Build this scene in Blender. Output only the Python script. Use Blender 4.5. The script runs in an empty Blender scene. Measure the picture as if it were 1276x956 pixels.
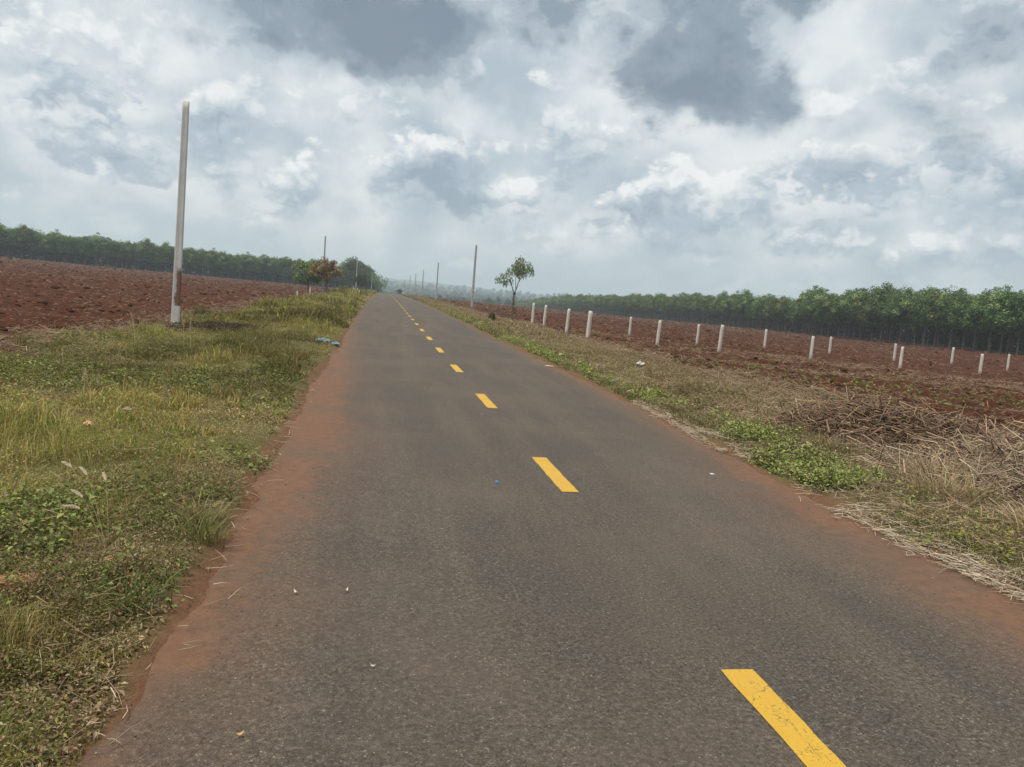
import bpy, math, random
import numpy as np
from mathutils import Vector, Matrix

rng = np.random.default_rng(7)
random.seed(7)
scene = bpy.context.scene
COL = scene.collection
rad = math.radians

# ------------------------------------------------------------------ helpers
def tag(o, label=None, cat=None, group=None, kind=None):
    if label: o["label"] = label
    if cat: o["category"] = cat
    if group: o["group"] = group
    if kind: o["kind"] = kind
    return o

def mesh_data(name, verts, faces, mat, col=None, smooth=False, attrs=None):
    """verts (N,3); faces = list of int arrays (M,k)."""
    me = bpy.data.meshes.new(name)
    verts = np.asarray(verts, dtype=np.float32)
    me.vertices.add(len(verts))
    me.vertices.foreach_set("co", verts.ravel())
    faces = [np.asarray(f, dtype=np.int32) for f in faces if len(f)]
    nl = sum(f.size for f in faces); nf = sum(len(f) for f in faces)
    me.loops.add(nl); me.polygons.add(nf)
    me.loops.foreach_set("vertex_index", np.concatenate([f.ravel() for f in faces]))
    starts, tot, s = [], [], 0
    for f in faces:
        k = f.shape[1]
        starts.append(s + np.arange(len(f), dtype=np.int32) * k)
        s += f.size
    me.polygons.foreach_set("loop_start", np.concatenate(starts).astype(np.int32))
    me.update(calc_edges=True)
    if smooth:
        me.polygons.foreach_set("use_smooth", np.ones(nf, dtype=bool))
    if col is not None:
        a = me.color_attributes.new("Col", "FLOAT_COLOR", "POINT")
        c4 = np.ones((len(verts), 4), dtype=np.float32); c4[:, :3] = col
        a.data.foreach_set("color", c4.ravel())
    for k, v in (attrs or {}).items():
        a = me.attributes.new(k, "FLOAT", "POINT")
        a.data.foreach_set("value", np.asarray(v, dtype=np.float32))
    if mat: me.materials.append(mat)
    me.validate()
    return me

def link(name, me, parent=None, loc=(0, 0, 0), rotz=0.0):
    o = bpy.data.objects.new(name, me)
    COL.objects.link(o)
    o.location = loc; o.rotation_euler = (0, 0, rotz)
    if parent: o.parent = parent
    return o

def empty(name, loc=(0, 0, 0), rotz=0.0):
    return link(name, None, None, loc, rotz)

# --- value noise
def _h(ix, iy, s):
    n = (ix.astype(np.int64) * 374761393 + iy.astype(np.int64) * 668265263 + s * 974634777) & 0xFFFFFFFF
    n = ((n ^ (n >> 13)) * 1274126177) & 0xFFFFFFFF
    return ((n ^ (n >> 16)) & 0xFFFF) / 65535.0
def vnoise(x, y, s=0):
    x = np.asarray(x, float); y = np.asarray(y, float)
    ix = np.floor(x); iy = np.floor(y); fx = x - ix; fy = y - iy
    fx = fx * fx * (3 - 2 * fx); fy = fy * fy * (3 - 2 * fy)
    a = _h(ix, iy, s); b = _h(ix + 1, iy, s); c = _h(ix, iy + 1, s); d = _h(ix + 1, iy + 1, s)
    return (a + (b - a) * fx) * (1 - fy) + (c + (d - c) * fx) * fy
def fbm(x, y, s=0, o=4, g=.5):
    v = 0; a = 1; t = 0; f = 1
    for i in range(o):
        v = v + a * vnoise(np.asarray(x) * f + 17.3 * i, np.asarray(y) * f - 9.1 * i, s + i); t += a; a *= g; f *= 2.03
    return v / t
def sstep(a, b, x):
    t = np.clip((np.asarray(x, float) - a) / (b - a), 0, 1); return t * t * (3 - 2 * t)

# ------------------------------------------------------------------ terrain
def zroad(y):
    return np.interp(y, [-60, 8, 23, 45, 83, 150, 230, 285, 350, 450, 600], [0, 0, .1, .25, .5, .8, .98, .95, -.6, -4.5, -11])
def x_left(y):   # dirt / grass line left of the road
    return np.interp(y, [-20, 4, 8, 12, 20, 31, 113, 300], [-.93, -.93, -1.0, -1.13, -1.12, -1.33, -1.9, -1.8])
def x_right(y):
    return np.interp(y, [-20, 4, 5, 8, 12, 19, 30, 56, 120, 300], [4.14, 4.14, 4.1, 4.2, 4.4, 4.4, 4.42, 4.7, 4.8, 4.8])
CP = np.array([
 (-6.4,14,.05),(-6.6,20,.0),(-6.4,25,.0),(-6.8,45,.3),(-7,66,.45),(-7.8,104,.8),(-9,150,.95),(-10,200,1.1),(-9,250,1.25),(-16,309,1.3),
 (-30,293,1.57),(-45,292,1.62),(-85,273,2.17),(-112,253,2.87),(-40,150,1.2),(-70,160,1.7),(-30,60,.6),(-40,100,.95),(-20,20,.1),(-14,40,.3),(-60,60,1.0),(-150,230,3.5),
 (-60,380,1.5),(-140,340,3.0),(-10,430,-.6),(-8,360,.8),(-60,520,-2),
 (8.6,44,.26),(9,38,.14),(8.9,32.7,.1),(9.9,90,.44),(9.8,160,.73),(9.7,222,.9),(9.2,290,.9),(9,330,.3),(9,400,-2),
 (13,35,-.02),(15,33,-.05),(23,38,-.32),(28.6,38.7,-.5),(36.8,42.3,-.66),(15.8,48,-.08),(19.4,45.4,-.2),(25.5,48.4,-.27),(32.5,52,-.45),(43.4,52.9,-.6),(47.7,52.1,-.72),
 (88.7,94.4,-.45),(87,122,-.62),(94,180,-.72),(97,222,-.75),(93,337,-1.3),(97,576,-3.5),(60,80,-.65),(50,150,-.3),(55,260,-.4),(45,400,-1.8),(30,120,.15),
 (8.5,24,.1),(8.5,12,.03),(9,6,0),(20,10,-.1),(40,20,-.5),(16,20,-.06),(140,100,-.4),(150,300,-1.5),(0,-20,0),(30,-10,-.1),(-30,-10,.1),(-8,5,.03),
 (30,600,-10),(-30,600,-8),(150,600,-6)], float)
_A = np.linalg.norm(CP[:, None, :2] - CP[None, :, :2], axis=2)
_n = len(CP)
_M = np.zeros((_n + 3, _n + 3)); _M[:_n, :_n] = -_A + np.eye(_n) * -1.5
_M[:_n, _n] = 1; _M[:_n, _n + 1:] = CP[:, :2]; _M[_n, :_n] = 1; _M[_n + 1:, :_n] = CP[:, :2].T
_W = np.linalg.solve(_M, np.concatenate([CP[:, 2], [0, 0, 0]]))
def _rbf(x, y):
    out = np.empty(len(x))
    for i in range(0, len(x), 60000):
        xs, ys = x[i:i + 60000], y[i:i + 60000]
        d = np.hypot(xs[:, None] - CP[None, :, 0], ys[:, None] - CP[None, :, 1])
        out[i:i + 60000] = -d @ _W[:_n] + _W[_n] + xs * _W[_n + 1] + ys * _W[_n + 2]
    return out
def T(x, y):
    x = np.atleast_1d(np.asarray(x, float)); y = np.atleast_1d(np.asarray(y, float))
    z = _rbf(x, y)
    r = np.hypot(x, y)
    far = np.interp(r, [0, 600, 1000, 1500, 2200, 3000, 5000], [-11, -11, -10, -3, 12, 24, 24])
    w = sstep(420, 760, r)
    z = z * (1 - w) + far * w
    # flatten across the road
    d = np.maximum(x_left(y) - .2 - x, x - x_right(y) - .2)
    k = sstep(0, 5.5, d)
    k = np.where(y > 500, 1, k)
    zr = zroad(y)
    return zr * (1 - k) + z * k
def T1(x, y): return float(T([x], [y])[0])
def zones(x, y):
    xl = x_left(y) + (fbm(x * 1.4, y * 1.1, 3) - .5) * .45; xr = x_right(y) + (fbm(x * 1.4, y * 1.1, 5) - .5) * .45
    n2 = (fbm(x * .45, y * .35, 8) - .5) * 2.4
    fl = -6.55 + n2; fr = 8.55 + n2
    wid = .12 + .004 * np.abs(y)
    vl = sstep(-wid, wid, xl - x) * sstep(-.5, .5, x - fl)
    vr = sstep(-wid, wid, x - xr) * sstep(-.6, .6, fr - x)
    fld = np.maximum(sstep(-.5, .5, fl - x), sstep(-.6, .6, x - fr))
    r = np.hypot(x, y)
    farm = sstep(330, 480, r)
    return vl, vr, fld, farm
def micro(x, y):
    vl, vr, fld, farm = zones(x, y)
    d = np.hypot(x, y)
    amp = np.interp(d, [0, 60, 200, 500], [1, 1, .8, 0])
    clod = (fbm(x * 1.3, y * 1.3, 21, 5, .62) - .5) * .24 + np.maximum(fbm(x * 3.1, y * 3.1, 31, 3) - .5, 0) * .28
    furrow = np.sin((y * .95 + x * .22 + 1.2 * vnoise(x * .1, y * .2, 4)) * 2 * math.pi / 1.6) * .05
    ver = (fbm(x * .9, y * .9, 41, 4) - .42) * .22
    hump = .05 * sstep(.0, 1.2, np.maximum(x_left(y) - x, x - x_right(y)))
    return amp * (fld * (clod + furrow) + (vl + vr) * (ver + hump))

# ------------------------------------------------------------------ node helper
class NT:
    def __init__(s, tree):
        s.t = tree; s.n = tree.nodes; s.l = tree.links
    def new(s, typ, **kw):
        nd = s.n.new(typ)
        for k, v in kw.items():
            if k.startswith("in_"): continue
            setattr(nd, k, v)
        return nd
    def put(s, sock, v):
        if isinstance(v, bpy.types.NodeSocket): s.l.new(v, sock)
        elif v is not None:
            if hasattr(sock, "default_value"):
                try: sock.default_value = v
                except Exception: sock.default_value = (*v, 1.0)
    def math(s, op, a, b=None, c=None, clamp=False):
        nd = s.new("ShaderNodeMath", operation=op, use_clamp=clamp)
        s.put(nd.inputs[0], a); s.put(nd.inputs[1], b)
        if c is not None: s.put(nd.inputs[2], c)
        return nd.outputs[0]
    def vmath(s, op, a, b=None, scale=None):
        nd = s.new("ShaderNodeVectorMath", operation=op)
        s.put(nd.inputs[0], a)
        if b is not None: s.put(nd.inputs[1], b)
        if scale is not None: s.put(nd.inputs["Scale"], scale)
        return nd.outputs["Value"] if op in ("LENGTH", "DOT_PRODUCT") else nd.outputs[0]
    def noise(s, vec, scale, detail=4, rough=.55, dist=0, dim="3D", color=False):
        nd = s.new("ShaderNodeTexNoise", noise_dimensions=dim)
        s.put(nd.inputs["Vector"], vec); s.put(nd.inputs["Scale"], scale); s.put(nd.inputs["Detail"], detail)
        s.put(nd.inputs["Roughness"], rough); s.put(nd.inputs["Distortion"], dist)
        return nd.outputs["Color"] if color else nd.outputs["Fac"]
    def voro(s, vec, scale, feature="F1", out="Distance", smooth=None, dim="3D"):
        nd = s.new("ShaderNodeTexVoronoi", feature=feature, voronoi_dimensions=dim)
        s.put(nd.inputs["Vector"], vec); s.put(nd.inputs["Scale"], scale)
        if smooth is not None: s.put(nd.inputs["Smoothness"], smooth)
        return nd.outputs[out]
    def maprange(s, v, a, b, c=0, d=1, smooth=False):
        nd = s.new("ShaderNodeMapRange", interpolation_type="SMOOTHSTEP" if smooth else "LINEAR")
        s.put(nd.inputs[0], v)
        for i, q in enumerate((a, b, c, d)): s.put(nd.inputs[i + 1], q)
        return nd.outputs[0]
    def mix(s, f, a, b, blend="MIX"):
        nd = s.new("ShaderNodeMix", data_type="RGBA", blend_type=blend)
        s.put(nd.inputs["Factor"], f)
        for nm, v in (("A", a), ("B", b)):
            sk = [i for i in nd.inputs if i.name == nm and i.type == "RGBA"][0]
            if isinstance(v, bpy.types.NodeSocket): s.l.new(v, sk)
            else: sk.default_value = (*v[:3], 1)
        return [o for o in nd.outputs if o.type == "RGBA"][0]
    def ramp(s, f, stops, interp="LINEAR"):
        nd = s.new("ShaderNodeValToRGB"); cr = nd.color_ramp; cr.interpolation = interp
        while len(cr.elements) < len(stops): cr.elements.new(.5)
        for e, (p, c) in zip(cr.elements, stops):
            e.position = p; e.color = (*c[:3], 1)
        s.put(nd.inputs[0], f); return nd.outputs[0]
    def attr(s, name, out="Fac"):
        nd = s.new("ShaderNodeAttribute", attribute_name=name); return nd.outputs[out]
    def bump(s, h, strength=.5, dist=.01):
        nd = s.new("ShaderNodeBump"); s.put(nd.inputs["Height"], h)
        nd.inputs["Strength"].default_value = strength; nd.inputs["Distance"].default_value = dist
        return nd.outputs[0]

def material(name):
    m = bpy.data.materials.new(name); m.use_nodes = True
    t = NT(m.node_tree)
    b = [n for n in t.n if n.type == "BSDF_PRINCIPLED"][0]
    out = [n for n in t.n if n.type == "OUTPUT_MATERIAL"][0]
    b.inputs["Specular IOR Level"].default_value = .25
    b.inputs["Roughness"].default_value = .85
    return m, t, b, out

def simple(name, col, rough=.8, var=.15, scale=8):
    m, t, b, out = material(name)
    co = t.new("ShaderNodeTexCoord").outputs["Object"]
    n = t.noise(co, scale, 5)
    t.put(b.inputs["Base Color"], t.mix(n, [c * (1 - var) for c in col], [c * (1 + var) for c in col]))
    b.inputs["Roughness"].default_value = rough
    t.put(b.inputs["Normal"], t.bump(n, .3, .01))
    return m

def leafy(name, trans=.3, rough=.6, pertree=0.0, spec=.25):
    m, t, b, out = material(name)
    c = t.attr("Col", "Color")
    if pertree:
        r = t.new("ShaderNodeObjectInfo").outputs["Random"]
        hs = t.new("ShaderNodeHueSaturation")
        t.put(hs.inputs["Hue"], t.maprange(r, 0, 1, .5 - .025, .5 + .02))
        t.put(hs.inputs["Value"], t.maprange(r, 0, 1, 1 - pertree, 1 + pertree))
        t.put(hs.inputs["Color"], c); c = hs.outputs[0]
    t.put(b.inputs["Base Color"], c); b.inputs["Roughness"].default_value = rough
    b.inputs["Specular IOR Level"].default_value = spec
    tr = t.new("ShaderNodeBsdfTranslucent")
    t.put(tr.inputs[0], t.mix(.5, c, (.9, 1.0, .45), "MULTIPLY"))
    mx = t.new("ShaderNodeMixShader"); mx.inputs[0].default_value = trans
    t.l.new(b.outputs[0], mx.inputs[1]); t.l.new(tr.outputs[0], mx.inputs[2]); t.l.new(mx.outputs[0], out.inputs[0])
    return m

# ------------------------------------------------------------------ materials
def mat_ground():
    m, t, b, out = material("ground_soil")
    co = t.new("ShaderNodeNewGeometry").outputs["Position"]
    n1 = t.noise(co, .35, 6, .6); n2 = t.noise(co, 3.0, 8, .65); n3 = t.noise(co, 24, 6, .7); n4 = t.noise(co, 1.1, 6, .6)
    dg = t.noise(co, 60, 4, .75)
    dirt = t.mix(t.math('ADD', t.math('MULTIPLY', t.noise(co, 11, 5, .7), .6), t.math('MULTIPLY', dg, .4)), (.058, .0275, .0160), (.205, .114, .070))
    dirt = t.mix(t.maprange(n3, .55, .75), dirt, (.18, .11, .077))
    # ploughed red earth
    fld = t.ramp(t.math("ADD", t.math("MULTIPLY", n2, .65), t.math("MULTIPLY", n3, .35)),
                 [(.30, (.019, .0085, .0055)), (.47, (.050, .0188, .0098)), (.62, (.083, .034, .0185)), (.75, (.145, .076, .045))])
    st = t.new("ShaderNodeMapping"); t.put(st.inputs[0], co); st.inputs["Scale"].default_value = (1.2, 4.0, 1); st.inputs["Rotation"].default_value = (0, 0, .25)
    pale = t.maprange(t.noise(st.outputs[0], 2.6, 8, .72), .57, .70)
    pale2 = t.math("MULTIPLY", pale, t.maprange(n1, .40, .62))
    fld = t.mix(t.math("MULTIPLY", pale2, .7), fld, (.19, .125, .085))
    # verge litter soil
    ver = t.mix(n3, (.055, .046, .022), (.19, .15, .078))
    ver = t.mix(t.maprange(n4, .42, .62), ver, t.mix(n2, (.06, .07, .022), (.13, .13, .045)))
    far = t.mix(n1, (.03, .05, .022), (.06, .085, .035))
    c = t.mix(t.attr("verge"), dirt, ver)
    c = t.mix(t.attr("field"), c, fld)
    burnt = t.math("MULTIPLY", t.attr("burnt"), t.maprange(n4, .35, .55))
    c = t.mix(burnt, c, t.mix(n3, (.025, .018, .014), (.08, .06, .045)))
    c = t.mix(t.attr("farland"), c, far)
    t.put(b.inputs["Base Color"], c); b.inputs["Roughness"].default_value = .95; b.inputs["Specular IOR Level"].default_value = .1
    t.put(b.inputs["Normal"], t.bump(t.math("ADD", n2, t.math("MULTIPLY", n3, .5)), .8, .05))
    return m

def mat_asphalt():
    m, t, b, out = material("asphalt")
    co = t.new("ShaderNodeNewGeometry").outputs["Position"]
    big = t.noise(co, .45, 5, .6); mid = t.noise(co, 2.3, 6, .6); fine = t.noise(co, 48, 5, .78); gr = t.noise(co, 150, 3, .7)
    st = t.new("ShaderNodeMapping"); t.put(st.inputs[0], co); st.inputs["Scale"].default_value = (1.6, .12, 1)
    lane = t.noise(st.outputs[0], 1.3, 4, .5)
    f = t.math("ADD", t.math("MULTIPLY", fine, .6), t.math("MULTIPLY", gr, .4))
    c = t.ramp(f, [(.36, (.010, .009, .008)), (.45, (.038, .034, .030)), (.55, (.079, .0715, .062)), (.66, (.205, .186, .162))])
    # pale aggregate stones
    vc = t.new("ShaderNodeTexVoronoi"); t.put(vc.inputs["Vector"], co); vc.inputs["Scale"].default_value = 62
    sx = t.new("ShaderNodeSeparateColor"); t.l.new(vc.outputs["Color"], sx.inputs[0])
    stone = t.math("MULTIPLY", t.maprange(vc.outputs["Distance"], .16, .34, 1, 0), t.maprange(sx.outputs[0], .90, .94))
    c = t.mix(t.math("MULTIPLY", stone, .75), c, t.mix(sx.outputs[1], (.20, .18, .155), (.36, .33, .28)))
    hole = t.math("MULTIPLY", t.maprange(vc.outputs["Distance"], .2, .45, 1, 0), t.maprange(sx.outputs[2], .86, .9))
    c = t.mix(t.math("MULTIPLY", hole, .6), c, (.016, .015, .014))
    # worn darker / dustier areas
    c = t.mix(t.maprange(lane, .42, .66), c, t.mix(1.0, c, (1.30, 1.24, 1.15), "MULTIPLY"))
    c = t.mix(t.math("MULTIPLY", t.maprange(big, .44, .62), .6), c, t.mix(.45, c, (.130, .094, .070)))
    c = t.mix(t.math("MULTIPLY", t.maprange(mid, .60, .72), .35), c, (.13, .10, .08))
    # hairline cracks
    # red dirt drifting in from both edges, outline broken by noise
    e = t.attr("edge")            # metres outside of the clean asphalt
    dn = t.noise(co, 1.7, 7, .65); dn2 = t.noise(co, 11, 5, .7)
    e2 = t.math("ADD", e, t.math("ADD", t.math("MULTIPLY", t.math("SUBTRACT", dn, .5), .75), t.math("MULTIPLY", t.math("SUBTRACT", dn2, .5), .45)))
    dg = t.noise(co, 60, 4, .75)
    dirt = t.mix(t.math('ADD', t.math('MULTIPLY', dn2, .6), t.math('MULTIPLY', dg, .4)), (.058, .0275, .0160), (.205, .114, .070))
    dirt = t.mix(t.math('MULTIPLY', t.maprange(t.noise(co, .9, 4), .5, .66), .7), dirt, t.mix(dn2, (.060, .040, .029), (.135, .096, .071)))
    film = t.math("MULTIPLY", t.maprange(e2, -.75, .10, 0, 1, True), .5)
    c = t.mix(film, c, t.mix(.35, dirt, c))
    solid = t.math("MULTIPLY", t.maprange(e2, -.18, .20, 0, .95, True), t.maprange(t.math("ADD", fine, dn2), .62, 1.05, .62, 1))
    c = t.mix(solid, c, dirt)
    t.put(b.inputs["Base Color"], c)
    t.put(b.inputs["Roughness"], t.maprange(fine, .3, .7, .72, .95)); b.inputs["Specular IOR Level"].default_value = .28
    hgt = t.math("ADD", t.math("MULTIPLY", f, 1.0), t.math("MULTIPLY", stone, .35))
    hgt = t.math("SUBTRACT", hgt, t.math("MULTIPLY", hole, .5))
    hgt = t.mix(t.math("MULTIPLY", solid, .7), hgt, (.5, .5, .5))
    t.put(b.inputs["Normal"], t.bump(hgt, .75, .012))
    return m

def mat_paint():
    m, t, b, out = material("yellow_road_paint")
    co = t.new("ShaderNodeNewGeometry").outputs["Position"]
    fine = t.noise(co, 70, 4, .7); mid = t.noise(co, 9, 6, .6); big = t.noise(co, 1.5, 4)
    c = t.mix(mid, (.40, .25, .026), (.54, .345, .045))
    c = t.mix(t.math("MULTIPLY", t.maprange(big, .45, .7), .3), c, (.42, .27, .06))
    w = t.math("MULTIPLY", t.maprange(t.math("ADD", fine, t.math("MULTIPLY", mid, .45)), .80, .90), .8)
    wc = t.vmath("ADD", co, t.vmath("SCALE", t.noise(co, 6, 4, .6, color=True), scale=.12))
    crack = t.math("MULTIPLY", t.maprange(t.voro(wc, 1.9, "DISTANCE_TO_EDGE"), .001, .006, .8, 0), t.maprange(mid, .45, .55))
    chip = t.math("MULTIPLY", t.math("MAXIMUM", w, crack), .85)
    c = t.mix(chip, c, (.06, .052, .045))
    t.put(b.inputs["Base Color"], c); b.inputs["Roughness"].default_value = .62
    t.put(b.inputs["Normal"], t.bump(t.math("SUBTRACT", t.noise(co, 110, 3, .7), chip), .5, .006))
    return m

def mat_concrete(name, base, stain=False):
    m, t, b, out = material(name)
    co = t.new("ShaderNodeTexCoord").outputs["Object"]
    rnd = t.new("ShaderNodeObjectInfo").outputs["Random"]
    cv = t.vmath("ADD", co, t.vmath("SCALE", (7.1, 3.3, 5.2), scale=rnd))
    n1 = t.noise(cv, 3.2, 6, .65); n2 = t.noise(cv, 38, 5, .7)
    c = t.mix(n1, [x * .72 for x in base], [x * 1.12 for x in base])
    c = t.mix(t.math("MULTIPLY", t.maprange(n2, .55, .72), .45), c, [x * .5 for x in base])
    sp = t.new("ShaderNodeSeparateXYZ"); t.l.new(co, sp.inputs[0])
    low = t.math("MULTIPLY", t.maprange(t.math("ADD", sp.outputs[2], t.math("MULTIPLY", n1, .3)), .22, .48, 1, 0), .65)
    if not stain: c = t.mix(low, c, (.17, .085, .055))
    if stain:
        zz = t.math("ADD", sp.outputs[2], t.math("MULTIPLY", t.math("SUBTRACT", n1, .5), .1))
        band = t.math("MULTIPLY", t.maprange(sp.outputs[2], .66, .69), t.maprange(t.math("ADD", sp.outputs[2], t.math("MULTIPLY", n1, 1.0)), 2.1, 2.45, 1, 0))
        band = t.math("MULTIPLY", band, t.maprange(t.math("ADD", sp.outputs[0], t.math("MULTIPLY", t.math("SUBTRACT", n1, .5), .28)), -.06, .0))
        c = t.mix(t.math("MULTIPLY", band, .92), c, t.mix(n2, (.085, .030, .018), (.15, .06, .036)))
    t.put(b.inputs["Base Color"], c); b.inputs["Roughness"].default_value = .9
    t.put(b.inputs["Normal"], t.bump(t.math("ADD", n2, n1), .5, .012))
    return m

def mat_bark(name, a, c2):
    m, t, b, out = material(name)
    co = t.new("ShaderNodeTexCoord").outputs["Object"]
    st = t.new("ShaderNodeMapping"); t.put(st.inputs[0], co); st.inputs["Scale"].default_value = (1, 1, .25)
    n = t.noise(st.outputs[0], 14, 6, .7); n0 = t.noise(co, 1.4, 4)
    c = t.mix(n, a, c2); c = t.mix(t.maprange(n0, .4, .7), c, [x * .6 for x in a])
    t.put(b.inputs["Base Color"], c); t.put(b.inputs["Normal"], t.bump(n, .8, .03)); b.inputs["Roughness"].default_value = .9
    return m

M_ground = mat_ground(); M_asphalt = mat_asphalt(); M_paint = mat_paint()
M_pole = mat_concrete("pole_concrete", (.36, .37, .37)); M_polestain = mat_concrete("stained_pole_concrete", (.50, .505, .50), True)
M_post = mat_concrete("post_concrete", (.54, .52, .48))
M_bark = mat_bark("rubber_bark", (.10, .085, .068), (.21, .19, .155)); M_bark2 = mat_bark("dark_bark", (.07, .055, .04), (.16, .13, .10))
M_leaf = leafy("tree_leaves", .28, .5, .16); M_grass = leafy("grass_blades", .3, .65); M_weed = leafy("weed_leaves", .3, .5)
M_dry = leafy("dry_plant_matter", .08, .8); M_stick = leafy("dead_wood", 0, .85)
M_clod = leafy("earth_clods", 0, .95, spec=.1)

# ------------------------------------------------------------------ ground sheet
def build_ground():
    fine = np.radians(np.arange(-42, 60, .2)); coarse = np.radians(np.arange(60, 318, 4.0))
    ang = np.concatenate([fine, coarse]); na = len(ang)
    r = [.25]
    while r[-1] < 4800:
        q = r[-1]; r.append(q * (1.022 if q < 2 else 1.0085 if q < 420 else 1.03) + .0005)
    r = np.array(r); nr = len(r)
    A, Rr = np.meshgrid(ang, r)
    x = (Rr * np.sin(A)).ravel(); y = (Rr * np.cos(A)).ravel()
    z = T(x, y)
    vl, vr, fld, farm = zones(x, y)
    z = z + micro(x, y)
    lap = (fbm(x * 1.9, y * 1.9, 131, 4) - .5) * .26
    inroad = sstep(-.03, .24, np.minimum(x - x_left(y), x_right(y) - x) + lap) * (y > -60) * (y < 560)
    near_edge = np.exp(-(np.minimum(np.abs(x - x_left(y)), np.abs(x - x_right(y))) / .3) ** 2)
    z = z + near_edge * (fbm(x * 9, y * 9, 133, 3) - .5) * .016
    under = np.where((x > x_left(y) + .25) & (x < x_right(y) - .25), .06, 0)
    z = z - inroad * .05 - under + (1 - inroad) * .008
    # burnt strip beside the pole
    d = ((x + 4.75) / 1.45) ** 2 + ((y - 23.2) / 1.6) ** 2
    burnt = sstep(1.25, .5, d + (fbm(x * .8, y * .8, 77) - .5))
    v = np.stack([x, y, z], 1)
    i = np.arange((nr - 1) * na).reshape(nr - 1, na)
    j = np.roll(i, -1, axis=1)
    q = np.stack([i, j, j + na, i + na], -1).reshape(-1, 4)[:, ::-1]
    v = np.concatenate([v, [[0, 0, T1(0, 0) - .11]]])
    c0 = len(v) - 1
    tri = np.stack([np.full(na, c0), np.roll(np.arange(na), -1), np.arange(na)], 1)
    pad = lambda a: np.append(a, a[0])
    me = mesh_data("ground", v, [q, tri], M_ground, smooth=True,
                   attrs=dict(verge=pad(np.clip(vl + vr, 0, 1)), field=pad(fld), farland=pad(farm), burnt=pad(burnt)))
    tag(link("ground", me), kind="structure", label="red ploughed fields and grassy verges running to the horizon")
build_ground()

# ------------------------------------------------------------------ road and dashes
def build_road():
    ys = [-25.0]
    while ys[-1] < 520: ys.append(ys[-1] + max(.12, abs(ys[-1]) * .012))
    ys = np.array(ys); ny = len(ys)
    us = np.concatenate([[0, .02], np.linspace(.045, .98, 29), [.98, 1]]); nu = len(us)
    U, Y = np.meshgrid(us, ys)
    jl = (fbm(ys * 2.2, ys * 0 + 3, 11) - .5) * .34; jr = (fbm(ys * 1.6, ys * 0 + 9, 12) - .5) * .22
    XL = (x_left(ys) - .05 + jl)[:, None]; XR = (x_right(ys) + .02 + jr)[:, None]
    X = XL + (XR - XL) * U
    Z = zroad(Y) + .0 * X
    Z = Z + .012 * (1 - ((U - .5) * 2) ** 2) + (fbm(X * .7, Y * .5, 51) - .5) * .02 - .014
    Z[:, 0] -= .08; Z[:, -1] -= .08
    al = np.interp(Y, [-20, 2.6, 3.0, 3.4, 4.7, 5.7, 6.4, 8.5, 12, 20, 35, 60], [-.85, -.85, -.80, -.63, -.62, -.52, -.44, -.32, -.5, -.80, -1.25, -1.6])
    ar = np.interp(Y, [-20, 3.7, 4.6, 5.5, 6.9, 9, 11.6, 18, 25, 50], [3.5, 3.5, 3.5, 3.56, 3.72, 3.95, 4.1, 4.15, 4.3, 4.6])
    edge = np.maximum(al - X, X - ar)
    v = np.stack([X, Y, Z], -1).reshape(-1, 3)
    i = (np.arange(ny - 1)[:, None] * nu + np.arange(nu - 1)[None]).ravel()
    q = np.stack([i, i + 1, i + nu + 1, i + nu], 1)
    road = tag(link("road", mesh_data("road", v, [q], M_asphalt, smooth=True, attrs=dict(edge=edge.ravel()))), kind="structure",
               label="narrow grey asphalt road with broken yellow centre line")
    def zsurf(x, y):
        xl = np.interp(y, ys, XL[:, 0]); xr = np.interp(y, ys, XR[:, 0]); u = (x - xl) / (xr - xl)
        return zroad(y) + .012 * (1 - ((u - .5) * 2) ** 2) + (fbm(x * .7, y * .5, 51) - .5) * .02 - .014
    # broken centre line
    starts = [(-2.1, -.6), (1.7, 3.15), (6.36, 7.76), (11.14, 12.64), (15.85, 17.45)]
    yy = 20.7
    while yy < 262: starts.append((yy, yy + 1.6)); yy += 4.9
    for k, (a, b2) in enumerate(starts):
        n = 14 if k < 6 else 4
        cy = np.linspace(a, b2, n)
        cx = np.interp(cy, [-3, 3, 8, 20, 40, 260], [1.71, 1.70, 1.70, 1.64, 1.60, 1.62])
        w = .078
        nj = (lambda s: (vnoise(cy * 30, cy * 0 + s + k * 7, 5) - .5) * .008 if k < 6 else 0 * cy)
        xs = np.stack([cx - w + nj(1), cx - w * .33, cx + w * .33, cx + w + nj(2)], 1)
        Yg = np.repeat(cy[:, None], 4, 1)
        Zg = zsurf(xs, Yg) + (.004 if k < 6 else .006 + .0002 * a)
        vv = np.stack([xs, Yg, Zg], -1).reshape(-1, 3)
        ii = (np.arange(n - 1)[:, None] * 4 + np.arange(3)[None]).ravel()
        link("dash_marking", mesh_data("dash_marking", vv, [np.stack([ii, ii + 1, ii + 5, ii + 4], 1)], M_paint, smooth=True), road)
    return zsurf
road_z = build_road()

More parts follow.
